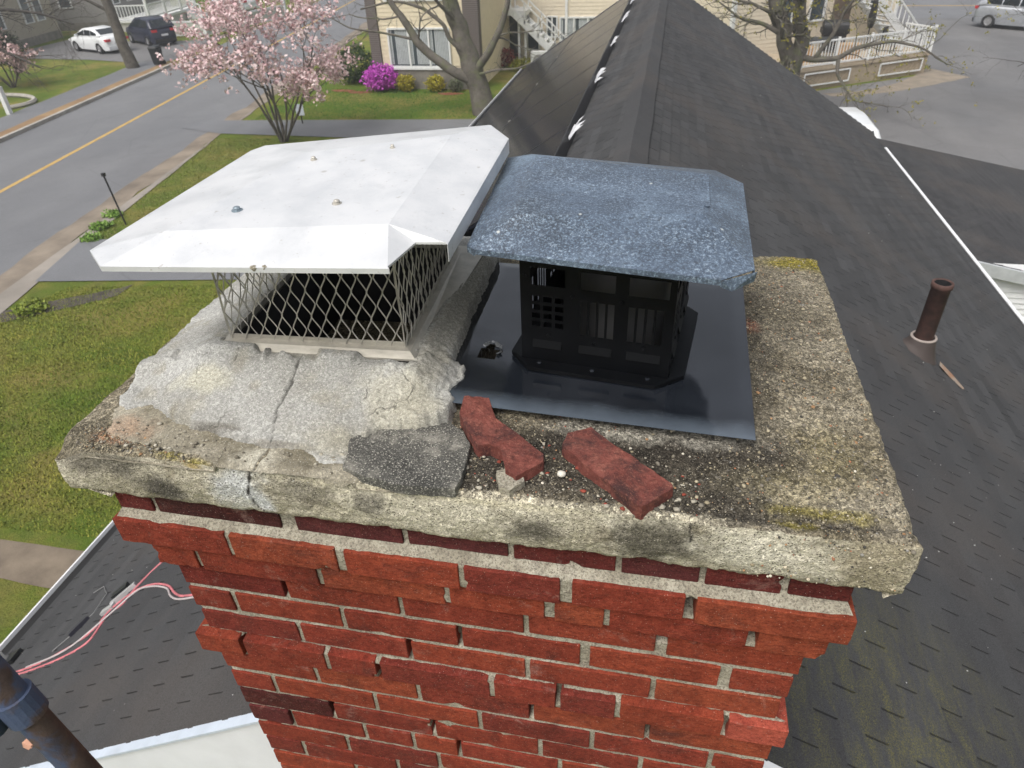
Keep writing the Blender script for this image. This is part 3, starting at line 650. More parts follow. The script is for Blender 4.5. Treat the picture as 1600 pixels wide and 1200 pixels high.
# lid: flat top, four hipped sides, cut corners, turned-down lip
E9 = [(.17, .12), (.684, .150), (.704, .240), (.758, .242), (.757, .770), (.690, .880), (.125, .800), (.106, .762), (.100, .182)]
T4 = [(.246, .205), (.655, .250), (.640, .725), (.320, .635)]
def patch(a, b, c, d, n, m):
    u = np.linspace(0, 1, n)[None, :, None]; v = np.linspace(0, 1, m)[:, None, None]; a, b, c, d = map(np.array, (a, b, c, d))
    Q = (a*(1-u) + b*u)*(1-v) + (d*(1-u) + c*u)*v
    Q[..., 2] += .0025 * fbm(Q, 6, 3, 33) * np.sin(np.pi * u[..., 0]) * np.sin(np.pi * v[..., 0]); return Q
def gp(Q): mb.grid(Q[..., 0], Q[..., 1], Q[..., 2])
mb = MB(); top = [(x, y, float(lidz(x, y)) + .028) for x, y in T4]; rim = [(x, y, float(lidz(x, y))) for x, y in E9]
gp(patch(*top, 24, 24)); gp(patch(rim[0], rim[1], top[1], top[0], 24, 10)); gp(patch(rim[3], rim[4], top[2], top[1], 24, 10)); gp(patch(rim[5], rim[6], top[3], top[2], 24, 10)); gp(patch(rim[7], rim[8], top[0], top[3], 24, 10))
for i, k, t in ((1, 2, 1), (2, 3, 1), (4, 5, 2), (6, 7, 3), (8, 0, 0)): mb.add([rim[i], rim[k], top[t]], [(0, 1, 2)])
for i in range(9):
    a, b = np.array(rim[i]), np.array(rim[(i+1) % 9]); hh = .034 if i == 3 else .004 if i in (1, 2) else .011; d = np.array((0, 0, -hh)); sg = lambda q: np.array([*(.004 * np.sign(np.array(q) - (.42, .48))), 0]) if i not in (1, 2) else np.zeros(3)
    o2, o3 = sg(E9[i]), sg(E9[(i+1) % 9])
    mb.add([a, b, b + o3 - (0, 0, .0015), a + o2 - (0, 0, .0015), a + o2 + d, b + o3 + d], [(0, 3, 2, 1), (3, 4, 5, 2)])
lid = part('lid', mb, M['white'], wc, 'bright white sheet metal lid with hipped edges')
sol = lid.modifiers.new('thickness', 'SOLIDIFY'); sol.thickness = .0012; sol.offset = -1
zt = lambda x, y: float(lidz(x, y)) + .0285
for i, (x, y, r) in enumerate([(.336, .30, .0085), (.523, .335, .0075), (.365, .58, .006), (.525, .645, .005)]):
    mb = MB(); z = zt(x, y); mb.lathe([(r * 1.25, z - .001), (r * 1.25, z + .0015), (r * .8, z + .002), (r * .8, z + .006), (r * .55, z + .0075), (0.0005, z + .0078)], 12, (x, y, 0))
    part('bolt', mb, plain('zinc_bolt', (.28, .34, .38), .4, .6) if i == 0 else M['galv'], wc, smooth=False)
mb = MB()
for x, y in ((.45, .139), (.47, .141)): mb.blob((x, y - .004, float(lidz(x, y)) - .004), (.007, .004, .005), seed=x * 50, sub=1, rough=.4)
part('mortar_splash', mb, M['mortar'], wc)

# ================================================================== black chimney cap on its base plate
bc = thing('louvred_chimney_cap', 'black louvred metal chimney cap with speckled blue grey lid', 'chimney cap', (1.02, .5, .03))
n_ = 64; u = np.linspace(0, 1, n_)[None, :]; v = np.linspace(0, 1, n_)[:, None]
PC = [(.705, .206), (1.313, .176), (1.333, .80), (.705, .83)]
px = (PC[0][0]*(1-u) + PC[1][0]*u)*(1-v) + (PC[3][0]*(1-u) + PC[2][0]*u)*v; py = (PC[0][1]*(1-u) + PC[1][1]*u)*(1-v) + (PC[3][1]*(1-u) + PC[2][1]*u)*v
e = np.minimum(np.minimum(u, 1 - u), np.minimum(v, 1 - v)); pz = .040 + .0035 * fbm(P3(px, py), 4, 3, 7) * sstep(0, .12, e) - .004 * (1 - sstep(0, .05, e)) + 0 * px
px, py, pz = [np.broadcast_to(a, (n_, n_)) for a in (px, py, pz)]
idx = np.arange(n_ * n_).reshape(n_, n_); F = []
hole = lambda x, y: math.hypot((x - .785) / .020, (y - .388) / .030) < 1 + .2 * math.sin(5 * math.atan2(y - .388, x - .785))
for i in range(n_ - 1):
    for j in range(n_ - 1):
        if hole((px[i, j] + px[i+1, j+1]) / 2, (py[i, j] + py[i+1, j+1]) / 2): continue
        F.append((idx[i, j], idx[i, j+1], idx[i+1, j+1], idx[i+1, j]))
mb = MB(); mb.smooth = True; mb.add(np.stack([px, py, pz], -1).reshape(-1, 3), F)
pl = part('base_plate', mb, M['plate'], bc, 'flat glossy black steel base plate with a torn hole')
sol = pl.modifiers.new('thickness', 'SOLIDIFY'); sol.thickness = .0008; sol.offset = -1; sol.use_rim = False
mb = MB(); R_ = np.random.default_rng(8)
for k in range(14):
    t = -0.4 + k * .21; r0 = 1 + .2 * math.sin(5 * t); x0, y0 = .785 + .020 * r0 * math.cos(t), .388 + .030 * r0 * math.sin(t); r1 = 1.12 + R_.uniform(0, .25)
    t2 = t + .2; r0b = 1 + .2 * math.sin(5 * t2)
    mb.add([(x0, y0, .0405), (.785 + .020 * r0b * math.cos(t2), .388 + .030 * r0b * math.sin(t2), .0405), (.785 + .020 * r1 * math.cos(t2), .388 + .030 * r1 * math.sin(t2), .0445), (.785 + .02 * r1 * math.cos(t), .388 + .03 * r1 * math.sin(t), .0445)], [(0, 1, 2, 3)])
part('torn_rim', mb, plain('bare_torn_steel', (.16, .17, .18), .4, .3), pl)
O = np.array((.862, .360)); UX = np.array((.993, -.121)); UY = np.array((.121, .993)); BW, BD, Z0, Z1 = .297, .30, .044, .345
def bp(u, v, z): q = O + UX * u + UY * v; return (q[0], q[1], z)
holes = [(.07, .30, .221, .258), (.40, .625, .221, .258), (.71, .96, .221, .258)]
for i in range(3):
    for j in range(4): holes.append((.075 + i * .079, .075 + i * .079 + .058, .130 + j * .0185, .130 + j * .0185 + .012))
for c0 in (.405, .715):
    for i in range(4): holes.append((c0 + i * .059, c0 + i * .059 + .043, .122, .198))
ub = sorted({0, 1} | {round(h[k], 4) for h in holes for k in (0, 1)}); zb_ = sorted({Z0, Z1} | {round(h[k], 4) for h in holes for k in (2, 3)})
def wall(O2, D2, Lw, name):
    mb = MB()
    for i in range(len(ub) - 1):
        for j in range(len(zb_) - 1):
            um, zm = (ub[i] + ub[i+1]) / 2, (zb_[j] + zb_[j+1]) / 2
            if any(h[0] < um < h[1] and h[2] < zm < h[3] for h in holes): continue
            q = [O2 + D2 * (w * Lw) for w in (ub[i], ub[i+1])]
            mb.add([(*q[0], zb_[j]), (*q[1], zb_[j]), (*q[1], zb_[j+1]), (*q[0], zb_[j+1])], [(0, 1, 2, 3)])
    nrm = np.array((D2[1], -D2[0]))
    o = part('vent_panel', mb, M['box'], bc)
    m_ = o.modifiers.new('thickness', 'SOLIDIFY'); m_.thickness = .0016; m_.offset = 0
    for c0, c1 in ((.08, .28), (.40, .62), (.72, .94)):       # pressed louvre below each column
        mb = MB(); q0, q1 = O2 + D2 * (c0 * Lw), O2 + D2 * (c1 * Lw); o_ = nrm * .006
        mb.add([(*(q0 + nrm * .001), .100), (*(q1 + nrm * .001), .100), (*(q1 + o_), .084), (*(q0 + o_), .084), (*(q0 + nrm * .001), .081), (*(q1 + nrm * .001), .081)], [(0, 3, 2, 1), (3, 4, 5, 2), (0, 4, 3), (1, 2, 5)])
        part('louvre', mb, M['box'], o)
    for c0, zz in ((.19, .112), (.5, .108), (.83, .112), (.03, .24), (.35, .205), (.67, .205)):
        mb = MB(); q = O2 + D2 * (c0 * Lw) + nrm * .001; mb.lathe([(.0045, 0), (.004, .002), (.0005, .0028)], 8, (*q, zz), (*nrm, 0)); part('rivet', mb, M['box'], o)
wall(O, UX, BW, 'front'); wall(O + UX * BW, UY, BD, 'right'); wall(O + UX * BW + UY * BD, -UX, BW, 'back'); wall(O + UY * BD, -UY, BD, 'left')
mb = MB()
ow = [(-.03, .02), (.02, -.03), (BW - .02, -.03), (BW + .03, .02), (BW + .03, BD - .02), (BW - .02, BD + .03), (.02, BD + .03), (-.03, BD - .02)]; iw = [(-.002, 0), (0, -.002), (BW, -.002), (BW + .002, 0), (BW + .002, BD), (BW, BD + .002), (0, BD + .002), (-.002, BD)]
V = [bp(*q, .0415) for q in ow] + [bp(*q, .050) for q in ow] + [bp(*q, .052) for q in iw]
mb.add(V, [(i, (i+1) % 8, 8+(i+1) % 8, 8+i) for i in range(8)] + [(8+i, 8+(i+1) % 8, 16+(i+1) % 8, 16+i) for i in range(8)])
col_ = part('collar', mb, M['box'], bc)
for u_ in (.04, .15, .26):
    mb = MB(); mb.lathe([(.005, .05), (.005, .053), (.001, .0545)], 8, (bp(u_, -.014, 0)[0], bp(u_, -.014, 0)[1], 0)); part('screw', mb, M['plate'], col_)
mb = MB(); c_ = bp(BW / 2 + .03, BD / 2, 0); mb.lathe([(.098, .0), (.098, .24), (.103, .242), (.103, .248), (.092, .248), (.092, 0)], 40, (c_[0], c_[1], 0)); part('flue_pipe', mb, plain('galvanised_flue', (.20, .20, .20), .45, .5), bc, smooth=True)
# lid
ZL = .322
E8 = [(.795, .285), (1.218, .212), (1.272, .256), (1.282, .672), (1.229, .752), (.800, .845), (.748, .812), (.778, .300)]
T4 = [(.860, .352), (1.190, .392), (1.194, .610), (.842, .705)]
mb = MB(); rim = [(x, y, ZL + .006 * (x - 1)) for x, y in E8]; top = [(x, y, ZL + .040) for x, y in T4]
gp(patch(*top, 16, 16)); gp(patch(rim[0], rim[1], top[1], top[0], 16, 8)); gp(patch(rim[2], rim[3], top[2], top[1], 16, 8)); gp(patch(rim[4], rim[5], top[3], top[2], 16, 8)); gp(patch(rim[6], rim[7], top[0], top[3], 16, 8))
for i, t in ((1, 1), (3, 2), (5, 3), (7, 0)): mb.add([rim[i], rim[(i+1) % 8], top[t]], [(0, 1, 2)])
for i in range(8):
    if i == 1: continue
    a, b = np.array(rim[i]), np.array(rim[(i+1) % 8]); d = np.array((0, 0, -.013 if i != 0 else -.010)); mb.add([a, b, b + d, a + d], [(0, 3, 2, 1)])
lid2 = part('lid', mb, M['lid'], bc, 'weathered blue grey lid covered in pale speckles')
sol = lid2.modifiers.new('thickness', 'SOLIDIFY'); sol.thickness = .0014; sol.offset = -1
a, b = np.array(rim[1]), np.array(rim[2]); mb = MB()        # bent corner tab, loose at the front right
mb.add([a + (0, 0, -.012), a + (.002, -.001, -.001), b + (0.004, -.004, -.002), b + (.001, -.006, -.018), a + (.018, .002, -.020)], [(0, 4, 3, 2, 1)])
o = part('corner_tab', mb, M['lid'], lid2); o.modifiers.new('thickness', 'SOLIDIFY').thickness = .0012
mb = MB(); mb.bar((1.196, .43, ZL + .0385), (1.199, .60, ZL + .0405), .012, .003); part('seam', mb, M['lid'], lid2)
mb = MB(); mb.bar((1.236, .245, ZL - .004), (1.21, .23, ZL - .006), .004, .01); part('clip', mb, M['plate'], lid2)

# ================================================================== broken bits lying on the crown
def slab_mesh(poly, z0, z1, tilt=(0, 0), n=1, seed=0, amp=.003):
    """irregular broken piece: dense outline, rough top, sides"""
    poly = np.array(poly); pts = []
    for i in range(len(poly)):
        a, b = poly[i], poly[(i+1) % len(poly)]; k = max(2, int(np.linalg.norm(b - a) / .008))
        for t in range(k): pts.append(a + (b - a) * t / k)
    pts = np.array(pts); c = poly.mean(0); pts = pts + (pts - c) / np.linalg.norm(pts - c, axis=1)[:, None] * (fbm(P3(pts[:, 0], pts[:, 1]), 60, 3, seed) * .004)[:, None]
    mb = MB(); mb.smooth = False; m = len(pts); rings = [(1.0, z0), (1.003, z0 + (z1 - z0) * .5), (1.0, z1 - .0015), (.99, z1)] + [(s, z1) for s in (.93, .86, .78, .7, .6, .5, .4, .3, .2, .1)]
    V = []
    for s, z in rings:
        q = c + (pts - c) * s; zz = z + tilt[0] * (q[:, 0] - c[0]) + tilt[1] * (q[:, 1] - c[1]) + amp * .55 * fbm(P3(q[:, 0], q[:, 1], z), 45, 3, seed + 3) + (amp * .5 * fbm(P3(q[:, 0], q[:, 1], z), 170, 2, seed + 5))
        V.append(np.c_[q, zz])
    V = np.concatenate(V + [np.array([[*c, z1]])]); R_ = len(rings)
    F = [(r*m+i, r*m+(i+1) % m, (r+1)*m+(i+1) % m, (r+1)*m+i) for r in range(R_ - 1) for i in range(m)] + [((R_-1)*m+i, (R_-1)*m+(i+1) % m, R_*m) for i in range(m)] + [tuple(range(m-1, -1, -1))]
    mb.add(V, F); return mb
def m_slab():
    n = NT('dark_speckled_concrete'); c = n.ramp(n.noise(14, 5, .7), [(.3, (.04, .04, .038)), (.55, (.085, .083, .075)), (.72, (.3, .285, .245))])
    c = n.mix(n.ramp(n.voro(190), [(.15, .9), (.3, 0)]), c, (.46, .44, .38)); c = n.mix(n.ramp(n.noise(330, 3, .8), [(.52, 0), (.66, .8)]), c, (.36, .35, .31))
    return n.fin(c, .95, 0, n.bump(n.noise(260, 5, .75), .8, .004), .2)
mb = slab_mesh([(.600, .018), (.641, .004), (.716, -.010), (.812, -.004), (.816, .024), (.812, .105), (.796, .136), (.738, .180), (.64, .15), (.585, .09)], -.006, .0155, (.0, .035), seed=3)
solo('concrete_fragment', mb, m_slab(), 'dark speckled broken concrete slab fragment tucked under the grey mortar', 'concrete', at=(.71, .08, 0))
def m_redbrick():
    n = NT('broken_red_brick'); c = n.ramp(n.noise(22, 6, .7), [(.3, (.13, .042, .034)), (.5, (.22, .068, .054)), (.7, (.32, .115, .088))])
    c = n.mix(n.ramp(n.noise(11, 5, .7, dist=.5), [(.5, 0), (.66, .85)]), c, (.05, .03, .03)); c = n.mix(n.ramp(n.noise(120, 5, .8), [(.36, .5), (.48, 0)]), c, (.06, .028, .024)); c = n.mix(n.ramp(n.noise(90, 4, .8), [(.54, 0), (.66, .7)]), c, (.36, .14, .10)); c = n.mix(n.ramp(n.noise(300, 3, .8), [(.58, 0), (.74, .6)]), c, (.42, .24, .19)); c = n.mix(n.ramp(n.voro(180), [(.05, .6), (.1, 0)]), c, (.03, .02, .02))
    return n.fin(c, .92, 0, n.bump(n.noise(150, 6, .8), 1.0, .006), .2)
RB = m_redbrick()
mb = slab_mesh([(.772, .222), (.82, .225), (.846, .168), (.905, .128), (.948, .094), (.952, .074), (.911, .030), (.889, .046), (.893, .082), (.85, .098), (.83, .092), (.802, .128), (.775, .17)], -.004, .032, (-.05, .06), seed=9)
solo('broken_brick', mb, RB, 'jagged broken red brick wedged under the left front of the black plate', 'brick', 'loose red bricks on the crown', at=(.83, .12, 0))
mb = slab_mesh([(.978, .118), (.985, .150), (1.024, .172), (1.060, .140), (1.172, .054), (1.174, .046), (1.126, -.006), (1.118, -.004), (1.05, .050)], -.004, .028, (-.02, .05), seed=15, amp=.0022)
solo('loose_brick', mb, RB, 'whole loose red brick lying near the front edge of the crown', 'brick', 'loose red bricks on the crown', at=(1.08, .08, 0))
mb = slab_mesh([(.872, .052), (.905, .068), (.925, .035), (.905, .004), (.885, .012)], .0, .014, seed=21)
solo('mortar_chip', mb, M['mortar'], 'small flat grey mortar chip just in front of the jagged broken brick', 'mortar', at=(.9, .03, 0))
mb = MB(); mb.blob((.985, .062, .012), (.008, .007, .006), 3, 1, .15); solo('round_pebble', mb, plain('white_pebble', (.6, .57, .5), .7), 'round whitish pebble between the two loose bricks', 'pebble', at=(.985, .062, .006), smooth=True)
# ================================================================== ground level
ZG = -5.97
def sheet(poly, z): 
    mb = MB(); mb.add([(x, y, z) for x, y in poly], [tuple(range(len(poly)))]); return mb
def m_grass():
    n = NT('lawn_grass'); c = n.ramp(n.noise(.55, 6, .65), [(.28, (.085, .15, .02)), (.46, (.14, .19, .03)), (.6, (.25, .225, .06)), (.75, (.34, .26, .10))])
    c = n.mix(n.ramp(n.noise(2.6, 5, .7), [(.45, 0), (.7, .6)]), c, (.15, .155, .05)); c = n.mix(n.ramp(n.noise(38, 4, .75), [(.35, .5), (.55, 0)]), c, (.04, .065, .014))
    return n.fin(c, .95, 0, n.bump(n.noise(30, 5, .75), .9, .06), .1)
def m_asphalt(name, a, b, cr=(.02, .02, .02)):
    n = NT(name); c = n.ramp(n.noise(.35, 6, .6, vec=n.pos((1, .35, 1))), [(.3, a), (.7, b)]); c = n.mix(n.ramp(n.noise(60, 3, .8), [(.4, .3), (.6, 0)]), c, cr)
    c = n.mix(n.ramp(n.noise(.9, 6, .7), [(.6, 0), (.75, .4)]), c, tuple(x * .6 for x in a)); e = n.voro(.32, 'Distance', vec=n.mix(.25, n.pos(), n.t.nodes.new('ShaderNodeTexNoise').outputs['Color']), feat='DISTANCE_TO_EDGE'); c = n.mix(n.ramp(e, [(.002, .16), (.008, 0)]), c, cr); return n.fin(c, n.ramp(n.noise(.3, 4), [(.35, .55), (.65, .8)]), 0, n.bump(n.noise(80, 4), .3, .01))
GR = m_grass()
ROAD = m_asphalt('road_asphalt', (.15, .153, .162), (.205, .208, .216)); DRV = m_asphalt('drive_asphalt', (.15, .155, .165), (.20, .205, .216)); LOT = m_asphalt('lot_asphalt', (.125, .124, .126), (.21, .206, .206))
SW = mottle('sidewalk_concrete', (.20, .18, .155), (.30, .27, .235), .8, .9, .3, 40); SAND = mottle('sandy_gutter', (.14, .115, .09), (.27, .225, .175), 1.2, .95, .5, 20)
SOIL = mottle('bare_soil', (.11, .098, .08), (.19, .165, .13), 1.6, .95, .6, 14); KERB = mottle('kerb_concrete', (.3, .28, .25), (.42, .40, .36), 3, .9)
mb = MB(); mb.add([(-320, -120, ZG), (320, -120, ZG), (320, 420, ZG), (-320, 420, ZG)], [(0, 1, 2, 3)]); solo('ground', mb, GR, kind='structure')
kx = lambda y: -23.03 - .147 * (y - 21.83)         # far kerb
nx = lambda y: -13.45 - .155 * (y - 11.0)           # near road edge
yx = lambda y: -18.4 - .158 * (y - 16.23)
solo('road', sheet([(nx(-60), -60), (nx(200), 200), (kx(200), 200), (kx(-60), -60)], ZG + .008), ROAD, kind='structure')
mb = MB(); mb.add([(yx(-60) - .16, -60, ZG + .012), (yx(-60) + .02, -60, ZG + .012), (yx(200) + .02, 200, ZG + .012), (yx(200) - .16, 200, ZG + .012)], [(0, 1, 2, 3)])
o = solo('road_marking', mb, mottle('yellow_line_paint', (.36, .23, .07), (.5, .34, .12), 4, .8), kind='structure')
# sandy gutter, sidewalk and lawn edging on the near side
def strip(f0, f1, ya, yb, z, n=24, rag=0.0, seed=0):
    ys = np.linspace(ya, yb, n); a = np.array([f0(y) for y in ys]) + rag * fbm(P3(ys, 0 * ys), .9, 3, seed); b = np.array([f1(y) for y in ys]) + rag * fbm(P3(ys, 0 * ys + 9), .9, 3, seed)
    mb = MB(); X = np.stack([a, b], 1); Y = np.stack([ys, ys], 1); mb.grid(X, Y, np.full_like(X, z), flip=False); return mb
solo('gutter_strip', strip(lambda y: nx(y) - .25, lambda y: nx(y) + .45, -20, 60, ZG + .014, 160, .22, 3), SAND, kind='structure')
swi = lambda y: np.interp(y, [-20, 9.5, 13.1, 18.5, 22.4, 60], [-7.5, -12.15, -13.0, -14.0, -14.8, -20.5])
solo('sidewalk', strip(lambda y: nx(y) + .4, swi, -20, 60, ZG + .018, 80, .05, 4), SW, kind='structure')
solo('far_sidewalk', strip(lambda y: kx(y) - 2.6, lambda y: kx(y) - 1.0, -20, 36.8, ZG + .014, 60, .1, 5), DRV, kind='structure')
solo('far_verge', strip(lambda y: kx(y) - 1.05, lambda y: kx(y) - .15, -20, 36.3, ZG + .018, 90, .08, 6), mottle('dry_verge', (.2, .12, .06), (.30, .2, .1), 1.1, .95, .5, 20), kind='structure')
mb = MB(); ys = np.arange(18.8, 36.4, 1.1)
for a, b in zip(ys[:-1], ys[1:]): mb.bar((kx(a) - .07, a + .008, ZG + .07), (kx(b) - .07, b - .008, ZG + .07), .16, .14)
solo('kerb', mb, KERB, kind='structure')
solo('far_driveway', sheet([(-26.0, 36.6), (-27.6, 46.0), (-29.0, 43.3), (-31, 42.8), (-38.5, 43.6), (-38.5, 37.4), (-31.5, 36.9), (-28.5, 36.2)], ZG + .022), LOT, kind='structure')
solo('driveway', sheet([(-12.6, 11.0), (-4.5, 12.2), (-4.2, 14.6), (-13.2, 13.3)], ZG + .024), DRV, kind='structure')
solo('shared_driveway', sheet([(-15.0, 22.9), (-3, 22.5), (8, 21.5), (8, 25.9), (-5.2, 25.5), (-16.6, 24.6), (-16.9, 23.5)], ZG + .022), DRV, kind='structure')
solo('parking_lot', sheet([(4.5, 14), (40, 8), (60, 60), (14.6, 52), (12.4, 37.5), (12.6, 34.2), (7.1, 30.6), (4.5, 29.5)], ZG + .010), LOT, kind='structure')
solo('back_street', sheet([(14, 50), (90, 44), (90, 52), (14, 60)], ZG + .014), ROAD, kind='structure')
mb = MB(); mb.add([(14, 55.6, ZG + .018), (90, 49.2, ZG + .018), (90, 49.4, ZG + .018), (14, 55.85, ZG + .018)], [(0, 1, 2, 3)]); solo('back_street_marking', mb, bpy.data.materials['yellow_line_paint'], kind='structure')
t = np.linspace(0, 1, 40); cx = 7.4 + 5.6 * t; cy = 30.0 + 4.6 * t ** 1.25 - .6 * np.sin(t * 3); w = .35 + .9 * t ** 3 + .12 * fbm(P3(cx, cy), 2, 3, 2)
mb = MB(); mb.grid(np.stack([cx + .5 * w, cx - .5 * w], 1), np.stack([cy - w, cy + w * .6], 1), np.full((40, 2), ZG + .014), flip=True); solo('sand_drift', mb, mottle('drift_sand', (.18, .155, .125), (.28, .235, .18), 2, .95), kind='structure')
mb = MB(); ys = np.linspace(-13.5, -3, 40); e = .07 * fbm(P3(ys, ys * 0), .8, 3, 9); mb.grid(np.stack([ys, ys], 1), np.stack([3.5 + e, 4.12 + e * .6 + .03 * (ys + 5)], 1), np.full((40, 2), ZG + .008)); solo('dirt_path', mb, mottle('brown_dirt', (.12, .095, .07), (.21, .17, .125), 2.5, .95, .5, 25), kind='structure')
xs = np.linspace(-12.6, -10.2, 24); e = .12 * fbm(P3(xs, xs * 0), 2, 3, 19); mb = MB(); mb.grid(np.stack([xs, xs], 1), np.stack([9.25 + (xs + 12.2) * .9 + e - .35, 9.7 + (xs + 12.2) * .75 + e], 1), np.full((24, 2), ZG + .009)); solo('flower_bed', mb, mottle('dark_mulch', (.045, .038, .034), (.10, .085, .07), 4, .95, .6, 30), kind='structure')
# grass blades where the lawn is close enough to show them
def grass(name, poly, n, h, cols, seed, lab):
    r = np.random.default_rng(seed); poly = np.array(poly); lo, hi = poly.min(0), poly.max(0)
    q = r.uniform(lo, hi, (int(n * 1.7), 2)); q = q[poly_sd(q[:, 0], q[:, 1], poly) > 0][:n]; m = len(q)
    k = fbm(P3(q[:, 0], q[:, 1]), .7, 4, 3) * .5 + .5 + r.uniform(-.2, .2, m); hh = h * r.uniform(.5, 1.2, m) * (.8 + .5 * fbm(P3(q[:, 0], q[:, 1]), 1.7, 3, 8))
    an = r.uniform(0, 6.28, m); ln = r.uniform(.2, .9, m); w = r.uniform(.006, .014, m) * (1 + .03 * m / 30000)
    dx, dy = np.cos(an), np.sin(an); b0 = np.c_[q[:, 0] - dy * w, q[:, 1] + dx * w, np.full(m, ZG)]; b1 = np.c_[q[:, 0] + dy * w, q[:, 1] - dx * w, np.full(m, ZG)]
    tp = np.c_[q[:, 0] + dx * hh * ln, q[:, 1] + dy * hh * ln, ZG + hh]
    V = np.stack([b0, b1, tp], 1).reshape(-1, 3); c0, c1 = np.array(cols[0]), np.array(cols[1]); c = c0 + (c1 - c0) * np.clip(k, 0, 1)[:, None]; c = c * r.uniform(.75, 1.25, (m, 1))
    mb = MB(); mb.add(V, [(3*i, 3*i+1, 3*i+2) for i in range(m)], np.repeat(c, 3, 0))
    nt = NT(name + '_blade'); o = solo(name, mb, nt.fin(nt.attr('Col'), .8, spec=.2), lab, 'grass', kind='stuff', at=(*poly.mean(0), ZG)); return o
grass('lawn', [(-12.4, 8.8), (-11.6, 10.9), (-4.6, 12.0), (-3, 4.4), (-9, 4.2), (-11, 6.5)], 60000, .045, [(.095, .17, .02), (.32, .285, .06)], 2, 'short green and straw coloured lawn beside the house')
grass('verge_grass', [(-13.0, 13.4), (-14.9, 22.4), (-8, 22.3), (-8, 14.2)], 26000, .05, [(.12, .17, .035), (.25, .235, .085)], 3, 'thin grass strip between the sidewalk and the house')
grass('neighbour_lawn', [(-14.9, 26.5), (-14.6, 24.9), (-6, 25.7), (-2.5, 28.4), (-6, 30), (-14, 30.4), (-15.6, 34.5)], 30000, .05, [(.05, .15, .022), (.10, .20, .035)], 4, 'bright green lawn in front of the cream apartment building')

# ================================================================== the house under the chimney
XR, ZR, TR, TL = .84, -1.175, .56, .64
XE, XL_ = 6.12, -3.90
cR, cL = math.sqrt(1 + TR * TR), math.sqrt(1 + TL * TL)
YG, YFR, YFE = .50, 22.0, 17.9
house = thing('shingled_house', 'house with dark asphalt shingle gable roof running away behind the chimney', 'house', (1.1, 10, ZG))
zR = lambda x: ZR - TR * (x - XR); zL = lambda x: ZR - TL * (XR - x)
nR = np.array((TR, 0, 1)) / cR; nL = np.array((-TL, 0, 1)) / cL
yfar = lambda x: YFR + (YFE - YFR) * (x - XR) / (XE - XR)
mb = MB(); V = [(XR, YG, ZR), (XE, YG, zR(XE)), (XE, YFE, zR(XE)), (XR, YFR, ZR)]; b = [np.array(v) - nR * .16 for v in V]
mb.add(np.array(V + [tuple(q) for q in b]), [(0, 1, 2, 3), (7, 6, 5, 4), (0, 4, 5, 1), (1, 5, 6, 2), (2, 6, 7, 3)])
right = part('right_roof_slope', mb, M['under'], house)
mb = MB(); V = [(XR, YG, ZR), (XR, 26, ZR), (XL_, 26, zL(XL_)), (XL_, YG, zL(XL_))]; b = [np.array(v) - nL * .16 for v in V]
mb.add(np.array(V + [tuple(q) for q in b]), [(0, 1, 2, 3), (7, 6, 5, 4), (1, 0, 4, 5), (2, 1, 5, 6), (3, 2, 6, 7)][0:2] + [(0, 3, 7, 4), (1, 5, 6, 2), (2, 6, 7, 3)])
left = part('left_roof_slope', mb, M['under'], house)

